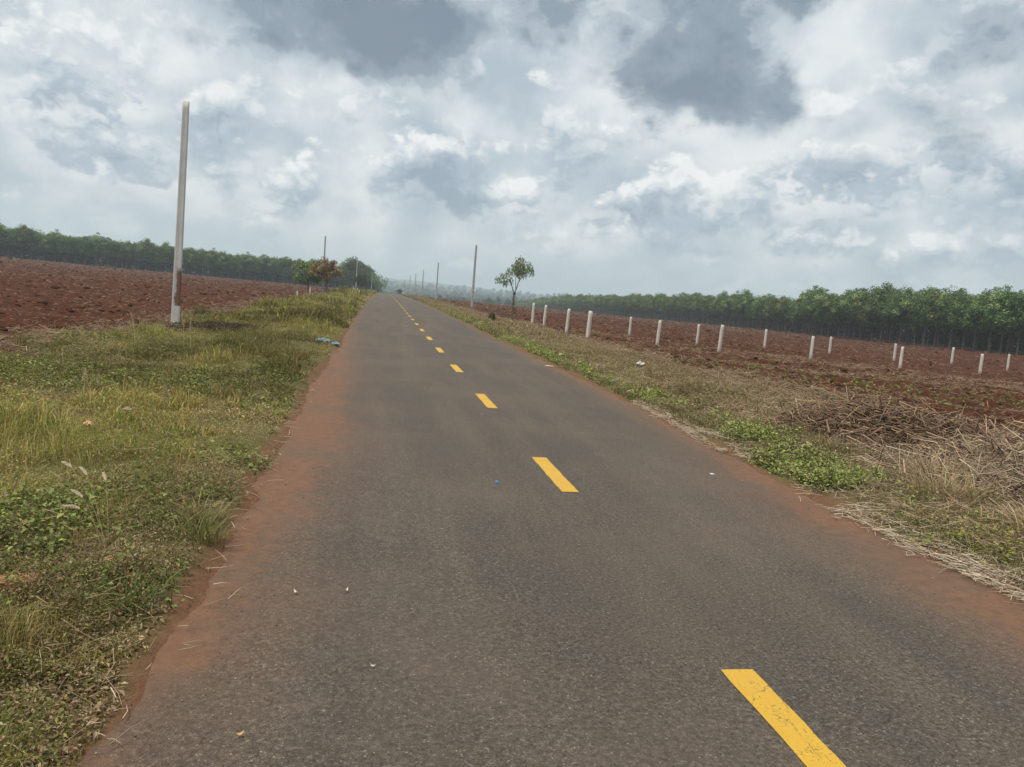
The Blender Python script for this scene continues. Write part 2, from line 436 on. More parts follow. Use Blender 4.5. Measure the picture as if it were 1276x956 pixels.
# ------------------------------------------------------------------ hills
def build_hills():
    V = []; Q = []; off = 0
    for (dist, prof, wid, s) in ((3300, [(-60, 62), (-12, 60), (-2, 58), (4, 52), (8, 45), (14, 34), (30, 30), (70, 26)], 700, 5),
                                 (2300, [(-60, 36), (-4, 33), (3, 29), (9, 20), (16, 17), (40, 15), (70, 14)], 420, 9)):
        az = np.arange(-60, 70, .1)
        h = np.interp(az, [p[0] for p in prof], [p[1] for p in prof])
        h = h * (1 + (fbm(az * .35, az * 0, s) - .5) * .18) + (fbm(az * 2.2, az * 0 + 5, s + 3, 4, .7) - .5) * 5
        rows = []
        for f in np.linspace(-1, 1, 11):
            rr = dist + f * wid + (vnoise(az * .4, az * 0 + f, s) - .5) * 80
            zz = 10 + (h - 10) * (1 - f * f) ** .8
            rows.append(np.stack([rr * np.sin(np.radians(az)), rr * np.cos(np.radians(az)), zz], -1))
        P = np.stack(rows); n = len(az)
        V.append(P.reshape(-1, 3))
        i = (np.arange(10)[:, None] * n + np.arange(n - 1)[None]).ravel() + off
        Q.append(np.stack([i, i + n, i + n + 1, i + 1], 1)); off += 11 * n
    m, t, b, out = material("forested_hillside")
    co = t.new("ShaderNodeNewGeometry").outputs["Position"]
    t.put(b.inputs["Base Color"], t.mix(t.noise(co, .012, 6, .7), (.015, .03, .016), (.04, .06, .03)))
    tag(link("hills", mesh_data("hills", np.concatenate(V), [np.concatenate(Q)], m, smooth=True)), kind="structure", label="low blue hills fading into haze beyond the road's end")
build_hills()

# ------------------------------------------------------------------ generic plant / stick geometry (arrays)
def unit(v): return v / np.maximum(np.linalg.norm(v, axis=-1, keepdims=True), 1e-9)

def blades_arrays(p, h, w, lean, col, tipcol=None, curl=1.0):
    """bent tapered blades. p (N,3), h, w, lean (N,) -> verts, quads, tris, cols"""
    n = len(p); ph = rng.uniform(0, 2 * math.pi, n); th = rng.uniform(0, 2 * math.pi, n)
    d = np.stack([np.cos(ph), np.sin(ph), 0 * ph], 1); s = np.stack([np.cos(th), np.sin(th), 0 * th], 1) * (w / 2)[:, None]
    up = np.array([0, 0, 1.0])
    m = p + up * (h * .55)[:, None] + d * (h * lean * .30)[:, None]
    tp = p + up * (h * np.clip(1 - .45 * lean * curl, .12, 1))[:, None] + d * (h * lean * .95)[:, None]
    v = np.stack([p - s, p + s, m - s * .75, m + s * .75, tp], 1).reshape(-1, 3)
    b = np.arange(n) * 5
    q = np.stack([b, b + 1, b + 3, b + 2], 1); t = np.stack([b + 2, b + 3, b + 4], 1)
    c = np.repeat(col[:, None, :], 5, 1)
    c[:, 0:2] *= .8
    if tipcol is not None: c[:, 4] = tipcol; c[:, 2:4] = c[:, 2:4] * .6 + tipcol[:, None, :] * .4
    return v, q, t, c.reshape(-1, 3)

def leaves_arrays(p, size, normal, col, aspect=.5, fold=.12):
    n = len(p)
    nn = unit(normal); r = rng.normal(size=(n, 3))
    a = unit(np.cross(nn, r)); b = np.cross(nn, a)
    L = size[:, None]; w = (size * aspect)[:, None] * .5
    base = p - a * L * .5; tip = p + a * L * .5 - nn * L * .12
    v = np.stack([base, p + b * w + nn * L * fold, tip, p - b * w + nn * L * fold], 1).reshape(-1, 3)
    i = np.arange(n) * 4
    t = np.concatenate([np.stack([i, i + 1, i + 2], 1), np.stack([i, i + 2, i + 3], 1)])
    return v, t, np.repeat(col, 4, 0)

def sticks_arrays(p0, p1, p2, r0, r2, col):
    """bent 4-sided sticks through three points"""
    n = len(p0); ax = unit(p2 - p0); ref = np.where(np.abs(ax[:, 2:3]) > .9, np.array([[1., 0, 0]]), np.array([[0, 0, 1.]]))
    s = unit(np.cross(ax, ref)); u = np.cross(ax, s)
    rings = []
    for P, r in ((p0, r0), (p1, (r0 + r2) / 2), (p2, r2)):
        for k in range(4):
            rings.append(P + (s * math.cos(k * math.pi / 2) + u * math.sin(k * math.pi / 2)) * r[:, None])
    v = np.stack(rings, 1).reshape(-1, 3); b = np.arange(n) * 12
    q = []
    for rr in (0, 4):
        for k in range(4):
            k2 = (k + 1) % 4
            q.append(np.stack([b + rr + k, b + rr + k2, b + rr + 4 + k2, b + rr + 4 + k], 1))
    q.append(np.stack([b + 3, b + 2, b + 1, b], 1)); q.append(np.stack([b + 8, b + 9, b + 10, b + 11], 1))
    return v, np.concatenate(q), np.repeat(col, 12, 0)

def tubes_arrays(lines, sides=7):
    """lines: list of [(x,y,z,r), ...]"""
    V = []; Q = []; off = 0
    for ln in lines:
        P = np.array([q[:3] for q in ln], float); R = np.array([q[3] for q in ln]); n = len(P)
        tg = unit(np.gradient(P, axis=0)); ref = np.array([0, 1., 0]) if abs(tg[0][1]) < .8 else np.array([1., 0, 0])
        s = unit(np.cross(tg, ref)); u = np.cross(tg, s)
        a = np.arange(sides) * 2 * math.pi / sides
        ring = P[:, None] + (s[:, None] * np.cos(a)[None, :, None] + u[:, None] * np.sin(a)[None, :, None]) * R[:, None, None]
        V.append(ring.reshape(-1, 3))
        i = (np.arange(n - 1)[:, None] * sides + np.arange(sides)[None]); j = (np.arange(n - 1)[:, None] * sides + (np.arange(sides)[None] + 1) % sides)
        Q.append((np.stack([i, j, j + sides, i + sides], -1).reshape(-1, 4) + off)[:, ::-1]); off += n * sides
    return np.concatenate(V), np.concatenate(Q)

def pick(n, mask, r0, r1, a0, a1, k=1.0):
    """points on the ground, spread evenly in angle and (for k=1) in log distance, kept where mask(x,y) passes"""
    X = []; Y = []; got = 0
    while got < n:
        m = n * 2
        u = rng.random(m)
        r = r0 * (r1 / r0) ** u if k == 1 else (r0 ** (1 - k) + u * (r1 ** (1 - k) - r0 ** (1 - k))) ** (1 / (1 - k))
        a = np.radians(rng.uniform(a0, a1, m))
        x = r * np.sin(a); y = r * np.cos(a)
        ok = rng.random(m) < mask(x, y)
        X.append(x[ok]); Y.append(y[ok]); got += ok.sum()
        if ok.sum() < 3: break
    x = np.concatenate(X)[:n]; y = np.concatenate(Y)[:n]
    return x, y
def on_ground(x, y, dz=0.0): return np.stack([x, y, T(x, y) + micro(x, y) + dz], 1)
def mixc(a, b, f): return np.asarray(a)[None] * (1 - f[:, None]) + np.asarray(b)[None] * f[:, None]
def jitter(c, s=.25): return np.clip(c * (1 + rng.normal(0, s, (len(c), 1))) * (1 + rng.normal(0, s * .25, c.shape)), .004, .9)

# ------------------------------------------------------------------ grass on the verges
def mask_left(x, y):
    vl, vr, f, far = zones(x, y)
    return np.clip(vl, 0, 1) * (vl > .35) * (x < x_left(y) + .1) * np.where(((x + 4.75) / 1.45) ** 2 + ((y - 23.2) / 1.6) ** 2 < 1, .05, 1) * (.35 + .65 * sstep(.34, .55, fbm(x * 1.3, y * 1.3, 61)))
def mask_right(x, y):
    vl, vr, f, far = zones(x, y)
    return np.clip(vr, 0, 1) * (vr > .35) * (x > x_right(y) - .02) * (.12 + .88 * sstep(.40, .60, fbm(x * 1.1, y * 1.1, 63)))

def verge_grass():
    V = []; Q = []; Tt = []; C = []; off = 0
    def add(v, q, t, c):
        nonlocal off
        V.append(v); Q.append(q + off); Tt.append(t + off); C.append(c); off += len(v)
    # left, three distance bands
    for n, r0, r1, hs, ws in ((60000, 2.2, 9, .085, .0045), (95000, 8, 32, .115, .010), (60000, 28, 130, .17, .032), (16000, 100, 290, .28, .09)):
        x, y = pick(n, mask_left, r0, r1, -36, 3)
        p = on_ground(x, y, -.01); n = len(x)
        patch = fbm(x * .55, y * .45, 71, 4); patch2 = fbm(x * 1.7, y * 1.7, 73, 3)
        f = np.clip(sstep(.38, .60, patch) * .6 + rng.random(n) * .6 - .12 + .45 * sstep(-2.3, -1.2, x) * (y < 11), 0, 1)
        c = mixc((.130, .135, .030), (.30, .24, .090), f)            # olive green -> straw
        c = np.where((rng.random(n) < .18 * sstep(.5, .65, patch2) + .05)[:, None], np.array([[.105, .160, .036]]), c)
        c = np.where((rng.random(n) < .06)[:, None], np.array([[.36, .30, .17]]), c)
        c = c * (.62 + .85 * sstep(.34, .66, fbm(x * .42 + 3, y * .34, 151, 3)))[:, None]
        h = hs * (.6 + 1.8 * sstep(.45, .68, fbm(x * .7, y * .6, 153))) * rng.uniform(.3, 1.25, n) * (.25 + 1.5 * sstep(.3, .7, patch2))
        h = h * (.35 + .65 * sstep(0, .5, x_left(y) - x))
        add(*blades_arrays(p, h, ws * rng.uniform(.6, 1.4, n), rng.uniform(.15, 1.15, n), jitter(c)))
    for n, r0, r1, hs, ws in ((42000, 3.6, 14, .10, .005), (48000, 11, 36, .13, .011), (26000, 30, 130, .18, .036), (9000, 100, 290, .26, .09)):
        x, y = pick(n, mask_right, r0, r1, 1, 60)
        p = on_ground(x, y, -.01); n = len(x)
        edge = sstep(1.1, .1, x - x_right(y)); patch = fbm(x * .6, y * .5, 75)
        f = np.clip(.82 - .62 * edge + (rng.random(n) - .5) * .7 + (patch - .5) * .9, 0, 1)
        c = mixc((.115, .135, .032), (.26, .19, .115), f)
        c = np.where((rng.random(n) < .10)[:, None], np.array([[.40, .33, .21]]), c)
        h = hs * rng.uniform(.3, 1.25, n)
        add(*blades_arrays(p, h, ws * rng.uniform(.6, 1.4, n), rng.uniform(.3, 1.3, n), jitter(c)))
    tag(link("verge_grass", mesh_data("verge_grass", np.concatenate(V), [np.concatenate(Q), np.concatenate(Tt)], M_grass, np.concatenate(C))),
        "olive green and straw coloured grass covering both roadside verges", "grass", kind="stuff")
verge_grass()

def weed_patch(name, label, xs, ys, hgt, col_a, col_b, leaf, per, mat=M_weed):
    """low broad-leaved plants: stems radiating from a base, leaves along them"""
    n = len(xs); p = on_ground(xs, ys)
    V = []; F = []; C = []; off = 0
    k = per
    base = np.repeat(p, k, 0); H = np.repeat(hgt, k); m = len(base)
    d = rng.normal(size=(m, 3)); d[:, 2] = np.abs(d[:, 2]) * .9 + .25; d = unit(d)
    rr = rng.random(m) ** .6
    pos = base + d * (H * rr)[:, None] * np.array([.85, .85, 1.0])
    nrm = unit(d * .5 + np.array([0, 0, .9]) + rng.normal(0, .45, (m, 3)))
    cl = mixc(col_a, col_b, np.clip(rng.random(m) * .8 + .25 * (rr - .4), 0, 1))
    v, t, c = leaves_arrays(pos, np.repeat(leaf, k) * rng.uniform(.6, 1.3, m), nrm, jitter(cl, .2), .62)
    V.append(v); F.append(t); C.append(c); off += len(v)
    # stems
    sel = rng.random(m) < .3
    tp = pos[sel]; bs = base[sel]
    mid = (tp + bs) / 2 + rng.normal(0, .01, tp.shape)
    r = H[sel] * .010 + .0006
    v2, q2, c2 = sticks_arrays(bs, mid, tp, r, r * .5, jitter(np.repeat([[.09, .10, .035]], len(tp), 0)))
    V.append(v2); C.append(c2)
    o = link(name, mesh_data(name, np.concatenate(V), [np.concatenate(F), q2 + off], mat, np.concatenate(C)))
    return tag(o, label, "weeds", kind="stuff")

def ground_cover():
    V = []; F = []; C = []; off = 0
    for msk, n, r0, r1, a0, a1, sz, hh, ca, cb, dryf in ((mask_left, 120000, 2.2, 10, -36, 3, .014, .095, (.072, .078, .020), (.21, .195, .056), .28), (mask_left, 70000, 9, 40, -36, 3, .030, .11, (.105, .110, .026), (.26, .235, .070), .20), (mask_left, 20000, 35, 140, -36, 3, .09, .16, (.12, .12, .030), (.28, .245, .080), .2),
                                                  (mask_right, 60000, 3.8, 14, 1, 60, .016, .08, (.07, .062, .026), (.19, .15, .075), .45), (mask_right, 40000, 12, 50, 1, 60, .034, .10, (.085, .075, .032), (.21, .165, .085), .45)):
        x, y = pick(n, lambda x, y: msk(x, y) * (.15 + .85 * sstep(.38, .56, fbm(x * 3.2, y * 3.2, 121, 3))), r0, r1, a0, a1)
        n = len(x); mound = fbm(x * 2.3, y * 2.3, 123, 3)
        p = on_ground(x, y); p[:, 2] += hh * rng.random(n) * (.2 + 1.8 * sstep(.35, .7, mound))
        c = mixc(ca, cb, np.clip(rng.random(n) * .7 + (mound - .5) * 1.2 + .1, 0, 1))
        c = np.where((rng.random(n) < dryf * 2 * sstep(.40, .60, fbm(x * .9, y * .9, 125)) + .4 * sstep(-2.3, -1.2, x) * (x < 0) * (y < 11))[:, None], mixc((.15, .115, .06), (.36, .28, .17), rng.random(n)), c)
        c = np.where((rng.random(n) < .05)[:, None], np.array([[.17, .23, .055]]), c)
        if msk is mask_left: c = c * (.62 + .85 * sstep(.34, .66, fbm(x * .42 + 3, y * .34, 151, 3)))[:, None]
        nr = rng.normal(0, .7, (n, 3)); nr[:, 2] = np.abs(nr[:, 2]) + .45
        v, t, c = leaves_arrays(p, sz * rng.uniform(.5, 1.6, n), nr, jitter(c, .25), .48)
        V.append(v); F.append(t + off); C.append(c); off += len(v)
    x, y = pick(9000, lambda x, y: mask_left(x, y) * sstep(5.2, 3.4, y), 2.2, 6, -36, 0)
    n = len(x); p = on_ground(x, y, .004); p[:, 2] += .03 * rng.random(n)
    nr = rng.normal(0, .45, (n, 3)); nr[:, 2] = 1
    v, t, c = leaves_arrays(p, rng.uniform(.012, .04, n), nr, jitter(mixc((.12, .075, .04), (.42, .33, .22), rng.random(n) ** 1.4), .25), .4, .2)
    V.append(v); F.append(t + off); C.append(c); off += len(v)
    tag(link("ground_cover", mesh_data("ground_cover", np.concatenate(V), [np.concatenate(F)], M_weed, np.concatenate(C))), "low matted olive brown creeping plants and dead leaves on both verges", "ground cover", kind="stuff")
ground_cover()

def weeds():
    # left verge: scattered fresh weeds
    def mk(x, y): return mask_left(x, y) * sstep(.50, .66, fbm(x * .8, y * .8, 81)) * sstep(2.9, 3.6, y)
    x1, y1 = pick(620, mk, 2.3, 13, -36, 2); x2, y2 = pick(420, mk, 10, 40, -36, 2)
    cx = np.array([-1.75, -1.62, -1.9, -1.22, -1.3, -1.15, -1.6, -1.05, -1.0, -1.35, -1.9]); cy = np.array([4.6, 4.9, 4.3, 4.15, 3.9, 4.05, 3.7, 7.0, 6.7, 5.0, 5.2])
    x3 = np.repeat(cx, 9) + rng.normal(0, .10, 99); y3 = np.repeat(cy, 9) + rng.normal(0, .12, 99)
    x3 = np.append(x3, -2.0 + rng.normal(0, .26, 170)); y3 = np.append(y3, 4.9 + rng.normal(0, .38, 170))
    xs = np.concatenate([x1, x2, x3]); ys = np.concatenate([y1, y2, y3])
    d = np.hypot(xs, ys)
    weed_patch("verge_weeds", "fresh green broad-leaved weeds scattered through the left verge grass", xs, ys, rng.uniform(.06, .17, len(xs)) * (1 + d * .03),
               (.085, .12, .028), (.27, .31, .095), rng.uniform(.018, .036, len(xs)) * (1 + d * .035), 16)
    # right verge: bright creeping weeds in a belt along the straw
    yy = np.concatenate([rng.uniform(6.0, 9.8, 420), rng.uniform(9, 14, 420), rng.uniform(12, 30, 620), rng.uniform(28, 70, 260)])
    off = np.where(yy < 9.6, np.abs(rng.normal(.50, .42, len(yy))), np.abs(rng.normal(.30, .22, len(yy)))) + .08
    off = off * np.where(yy < 7, .8, 1)
    xx = x_right(yy) + off
    keep = fbm(xx * 2.2, yy * 1.6, 83) > np.where(yy < 10, .47, .47); xx, yy = xx[keep], yy[keep]
    weed_patch("roadside_weeds", "bright green creeping weeds along the right road edge before the stick heap", xx, yy, rng.uniform(.05, .27, len(xx)) * np.where(yy < 10, 1.1, .8),
               (.085, .12, .028), (.40, .45, .15), rng.uniform(.016, .040, len(xx)) * (1 + yy * .03), 34)
    # yellowish clump in the right corner
    xx = 4.75 + rng.normal(0, .28, 110); yy = 4.75 + rng.normal(0, .4, 110)
    weed_patch("corner_weeds", "yellow green weeds at the foot of the dry grass on the right verge", xx, yy, rng.uniform(.06, .17, 110), (.13, .15, .03), (.33, .33, .09), rng.uniform(.02, .04, 110), 18)
    # sparse seedlings in the ploughed field
    def mf(x, y): return zones(x, y)[2] * (x > 0) * sstep(.48, .6, fbm(x * .08, y * .5, 85))
    x, y = pick(1900, mf, 9, 60, 5, 60)
    weed_patch("field_seedlings", "sparse green seedlings sprouting in the ploughed red field on the right", x, y, rng.uniform(.05, .13, len(x)), (.10, .13, .03), (.24, .26, .08), rng.uniform(.05, .10, len(x)), 6)
weeds()

# ------------------------------------------------------------------ straw, field debris and clods
def straw(name, label, x, y, length, rad_, cols, dz=.012, tilt=.15, cat="straw"):
    n = len(x); p = on_ground(x, y); 
    onroad = (x > x_left(y)) & (x < x_right(y))
    p[:, 2] = np.where(onroad, np.maximum(zroad(y) - .004, zroad(y)), p[:, 2]) + dz * rng.random(n) + rad_
    a = rng.uniform(0, 2 * math.pi, n)
    d = np.stack([np.cos(a), np.sin(a), rng.normal(0, tilt, n)], 1) * (length / 2)[:, None]
    bend = rng.normal(0, .055, (n, 3)) * length[:, None]; bend[:, 2] = np.abs(bend[:, 2]) * .6
    v, q, c = sticks_arrays(p - d, p + bend, p + d, rad_, rad_ * .6, cols)
    tag(link(name, mesh_data(name, v, [q], M_dry, c)), label, cat, kind="stuff")

def debris():
    # belt of pale crop litter where the right verge meets the ploughed soil, and by the near pole on the left
    def belt(x, y): return np.exp(-((x - 8.5 - (fbm(x * .4, y * .25, 141) - .5) * 2.4) / .9) ** 2) * (x > 0) * sstep(.34, .5, fbm(x * .7, y * .5, 143))
    x1, y1 = pick(11000, belt, 9, 70, 5, 50)
    def belt2(x, y): return np.exp(-((x + 7.0) / .9) ** 2) * sstep(.34, .5, fbm(x * .7, y * .5, 145))
    x2, y2 = pick(6500, belt2, 12, 110, -34, -2)
    x = np.append(x1, x2); y = np.append(y1, y2); d = np.hypot(x, y); n = len(x)
    straw("crop_litter", "pale tan crop litter along the borders between verges and ploughed soil", x, y, rng.uniform(.05, .26, n) * (1 + d * .012), rng.uniform(.0015, .004, n) * (1 + d * .04), jitter(mixc((.14, .092, .060), (.40, .31, .215), rng.random(n)), .2), .09, .3)
    # pale straw band at the right dirt edge
    n = 3700
    y = 3.2 + rng.random(n) ** 1.3 * 9.5
    x = x_right(y) + rng.normal(.03, .10, n) * np.where(y > 9, .8, 1.15) - .02
    k = fbm(x * 2, y * 1.2, 91) > np.interp(y, [3, 7, 9, 12], [.44, .47, .54, .60]); x, y = x[k], y[k]; n = len(x)
    straw("straw_litter", "bleached dry straw lying along the red dirt edge of the road", x, y, rng.uniform(.04, .22, n), rng.uniform(.0012, .0035, n), jitter(mixc((.30, .24, .17), (.60, .53, .43), rng.random(n)), .15), .035)
    # few pale roots on the left edge
    n = 210
    y = rng.uniform(2.3, 13, n); x = x_left(y) + rng.normal(.03, .10, n)
    straw("edge_straw", "dry pale stems and roots scattered along the left road edge", x, y, rng.uniform(.04, .17, n), rng.uniform(.001, .003, n), jitter(mixc((.26, .20, .13), (.55, .47, .36), rng.random(n)), .15), .03)
    # dry stems through the left verge
    x, y = pick(3000, lambda x, y: mask_left(x, y) * np.where(np.hypot(x, y) < 5, .35, 1), 2.3, 60, -36, 3)
    d = np.hypot(x, y); n = len(x)
    straw("verge_thatch", "dry brown thatch between the grass tufts of the left verge", x, y, rng.uniform(.05, .22, n) * (1 + d * .03), rng.uniform(.001, .002, n) * (1 + d * .06), jitter(mixc((.16, .12, .065), (.40, .33, .20), rng.random(n)), .2), .10, .35)
    x, y = pick(11000, lambda x, y: zones(x, y)[1] * (x > x_right(y) + .2), 4.5, 90, 3, 60)
    d = np.hypot(x, y); n = len(x)
    straw("dry_thatch", "dry grey brown thatch covering the right verge between road and field", x, y, rng.uniform(.06, .28, n) * (1 + d * .025), rng.uniform(.0012, .003, n) * (1 + d * .05), jitter(mixc((.17, .125, .085), (.42, .33, .23), rng.random(n)), .2), .07, .3)
    n = 520; a = rng.uniform(0, 6.28, n); q = np.sqrt(rng.random(n))
    x = -4.75 + 1.35 * q * np.cos(a); y = 23.3 + 1.3 * q * np.sin(a)
    straw("charred_litter", "dark charred twigs and litter in the burnt patch beside the near pole", x, y, rng.uniform(.08, .5, n), rng.uniform(.004, .012, n), jitter(mixc((.018, .013, .010), (.085, .06, .042), rng.random(n)), .2), .16, .3)
    # roots and stalks turned up by the plough
    def mr(x, y): return zones(x, y)[2] * (.10 + .90 * sstep(.42, .60, fbm(x * .10 + y * .02, y * .75, 93)))
    xa, ya = pick(34000, mr, 7, 240, -34, 58); xb, yb_ = pick(22000, lambda x, y: mr(x, y) * (x > 9), 9, 45, 14, 58); x = np.append(xa, xb); y = np.append(ya, yb_); d = np.hypot(x, y); n = len(x)
    straw("field_stubble", "broken pale roots and stalks strewn over the ploughed red soil", x, y, rng.uniform(.04, .17, n) * (1 + d * .020), rng.uniform(.002, .005, n) * (1 + d * .035), jitter(mixc((.13, .075, .05), (.38, .28, .19), rng.random(n) ** 1.3), .2), .05, .35)
    # clods
    x, y = pick(26000, lambda x, y: zones(x, y)[2] * (.25 + .75 * sstep(.4, .6, fbm(x * .5, y * .5, 95))), 7, 220, -34, 58)
    d = np.hypot(x, y); n = len(x); p = on_ground(x, y)
    s = rng.gamma(2.0, .019, n) * (1 + d * .010)
    oc = np.array([(1, 0, 0), (0, 1, 0), (-1, 0, 0), (0, -1, 0), (0, 0, 1), (0, 0, -1), (.62, .62, .45), (-.62, .62, .45), (-.62, -.62, .45), (.62, -.62, .45)], float)
    fc = np.array([(0, 1, 6), (6, 1, 4), (6, 4, 0), (1, 2, 7), (7, 2, 4), (7, 4, 1), (2, 3, 8), (8, 3, 4), (8, 4, 2), (3, 0, 9), (9, 0, 4), (9, 4, 3), (1, 0, 5), (2, 1, 5), (3, 2, 5), (0, 3, 5)])
    v = p[:, None] + oc[None] * s[:, None, None] * rng.uniform(.55, 1.25, (n, 10, 1)) * np.array([1, 1, .65])
    c = jitter(mixc((.022, .0095, .006), (.080, .035, .021), rng.random(n)), .2)
    tag(link("soil_clods", mesh_data("soil_clods", v.reshape(-1, 3), [(fc[None] + (np.arange(n) * 10)[:, None, None]).reshape(-1, 3)], M_clod, np.repeat(c, 10, 0))),
        "dark red clods of turned earth across the ploughed fields", "soil clods", kind="stuff")
    # grit on the road edge
    n = 900; y = rng.uniform(2.2, 16, n); side = rng.random(n) < .55
    x = np.where(side, x_left(y) + np.abs(rng.normal(.05, .32, n)), x_right(y) - np.abs(rng.normal(.05, .30, n)))
    s = np.minimum(rng.gamma(2, .0016, n) + .001, .007)
    p = np.stack([x, y, road_z(x, y) + s * .3], 1)
    v = p[:, None] + oc[None] * s[:, None, None] * rng.uniform(.55, 1.25, (n, 10, 1)) * np.array([1, 1, .7])
    c = jitter(mixc((.09, .045, .03), (.30, .22, .16), rng.random(n)), .2)
    tag(link("road_grit", mesh_data("road_grit", v.reshape(-1, 3), [(fc[None] + (np.arange(n) * 10)[:, None, None]).reshape(-1, 3)], M_clod, np.repeat(c, 10, 0))),
        "loose red grit lying on both dirt covered edges of the asphalt", "grit", kind="stuff")
debris()

# ------------------------------------------------------------------ heap of dead sticks and dry tussocks (right)
def stick_heap():
    V = []; Q = []; C = []; off = 0
    def heap(n, cx, cy, rx, ry, hz, rot, rlo, rhi, llo, lhi, ca, cb):
        nonlocal off
        u = rng.normal(size=(n, 2)) * .5; rr = np.hypot(u[:, 0], u[:, 1])
        lx = u[:, 0] * rx; ly = u[:, 1] * ry
        x = cx + lx * math.cos(rot) - ly * math.sin(rot); y = cy + lx * math.sin(rot) + ly * math.cos(rot)
        ok = x - x_right(y) > .95; x, y, rr = x[ok], y[ok], rr[ok]; n = len(x)
        top = hz * np.exp(-1.6 * rr ** 2) * (.55 + .8 * fbm(x * 1.6, y * 1.6, 97))
        z = T(x, y) + top * rng.random(n) ** .7 + .015
        L = llo * .55 + (lhi - llo) * rng.random(n) ** 2.0; a = rng.uniform(0, 6.28, n)
        d = np.stack([np.cos(a), np.sin(a), np.clip(rng.normal(0, .42, n), -.7, .7)], 1) * (L / 2)[:, None]
        d[:, 2] = np.where(z + d[:, 2] < T(x, y), -d[:, 2], d[:, 2])
        p = np.stack([x, y, z], 1); b = rng.normal(0, .17, (n, 3)) * L[:, None]
        r = rng.uniform(rlo, rhi, n)
        v, q, c = sticks_arrays(p - d, p + b, p + d, r, r * .45, jitter(mixc(ca, cb, rng.random(n)), .22))
        V.append(v); Q.append(q + off); C.append(c); off += len(v)
    heap(2600, 6.9, 9.2, 1.9, .95, .70, -.75, .003, .0125, .25, .9, (.060, .036, .025), (.33, .235, .16))
    heap(2800, 7.4, 7.3, 1.9, 1.3, .50, -.7, .002, .010, .25, 1.0, (.085, .058, .040), (.42, .33, .235))
    heap(1800, 6.4, 6.6, 1.5, .9, .30, -.8, .002, .008, .2, .8, (.08, .058, .042), (.40, .32, .235))
    heap(500, 7.0, 9.9, 1.2, .6, .45, -.7, .004, .011, .4, 1.1, (.07, .06, .055), (.17, .145, .125))
    heap(2200, 7.9, 5.9, 2.2, 1.4, .32, -.7, .003, .011, .25, .9, (.19, .13, .085), (.46, .36, .25))
    heap(420, 7.6, 11.6, 1.8, .6, .10, -.75, .003, .009, .2, .7, (.18, .13, .09), (.44, .36, .27))
    o = link("stick_heap", mesh_data("stick_heap", np.concatenate(V), [np.concatenate(Q)], M_stick, np.concatenate(C)))
    tag(o, "long heap of dead sticks and cut stalks beside the right verge", "brushwood heap")
    # coarse bark chunks in the heap belong to it too
stick_heap()

def tussock(name, label, x, y, n, h, w, spread, ca, cb, cat="dry grass", group=None):
    z = T1(x, y) + float(micro(np.array([x]), np.array([y]))[0])
    px = rng.normal(0, spread, n); py = rng.normal(0, spread, n)
    P = np.stack([px, py, 0 * px - .01], 1)
    H = h * rng.uniform(.45, 1.15, n); 
    V = []; Q = []; C = []; off = 0
    a = np.arctan2(py, px) + rng.normal(0, .8, n); L = rng.uniform(.35, 1.25, n)
    d = np.stack([np.cos(a), np.sin(a), 0 * a], 1)
    s = np.stack([-np.sin(a), np.cos(a), 0 * a], 1) * (w * rng.uniform(.5, 1.4, n) / 2)[:, None]
    lv = []
    for f, ww in ((0, 1), (.3, .95), (.6, .8), (.85, .5), (1, .12)):
        c_ = P + d * (H * L * .85 * f ** 1.8)[:, None] + np.array([0, 0, 1.]) * (H * (f - .42 * L * f ** 2.6))[:, None]
        lv += [c_ - s * ww, c_ + s * ww]
    v = np.stack(lv, 1).reshape(-1, 3); b = np.arange(n) * 10
    q = np.concatenate([np.stack([b + 2 * k, b + 2 * k + 1, b + 2 * k + 3, b + 2 * k + 2], 1) for k in range(4)])
    col = np.repeat(jitter(mixc(ca, cb, rng.random(n)), .2), 10, 0)
    o = link(name, mesh_data(name, v, [q], M_grass, col), loc=(x, y, z))
    return tag(o, label, cat, group)

tussock("dry_tussock", "largest pale dry grass tussock in front of the stick heap", 5.35, 6.35, 420, .44, .006, .16, (.22, .165, .095), (.44, .35, .22))
tussock("dry_tussock", "ragged dry grass tussock between the bright weeds and the stick heap", 5.75, 7.0, 340, .45, .006, .13, (.20, .15, .09), (.40, .31, .20))
tussock("dry_tussock", "dry grass tussock with broad blades at the right picture edge by the straw", 5.25, 5.1, 340, .34, .009, .13, (.25, .19, .11), (.52, .42, .27))
tussock("dry_tussock", "pale dry tussock low on the stick heap's near end", 6.1, 5.6, 260, .30, .007, .15, (.20, .155, .09), (.42, .34, .22))
tussock("dry_tussock", "thin brown tussock behind the bright weeds on the right verge", 5.5, 8.6, 320, .34, .006, .13, (.15, .11, .07), (.30, .23, .15))
tussock("green_tussock", "green grass tussock leaning over the left road edge", -1.02, 4.75, 130, .26, .006, .07, (.09, .11, .03), (.22, .20, .08), "grass tuft")
tussock("green_tussock", "half dry grass tussock on the left road edge above the clay lumps", -1.10, 5.15, 110, .24, .006, .07, (.10, .10, .03), (.30, .25, .13), "grass tuft")
tussock("green_tussock", "small green tussock beside the clay lump at the left road edge", -1.08, 3.75, 90, .19, .006, .06, (.06, .11, .025), (.14, .19, .05), "grass tuft")
tussock("green_tussock", "broad-bladed green grass tuft in the bottom left corner", -1.15, 2.62, 34, .17, .007, .05, (.06, .10, .022), (.12, .17, .04), "grass tuft")

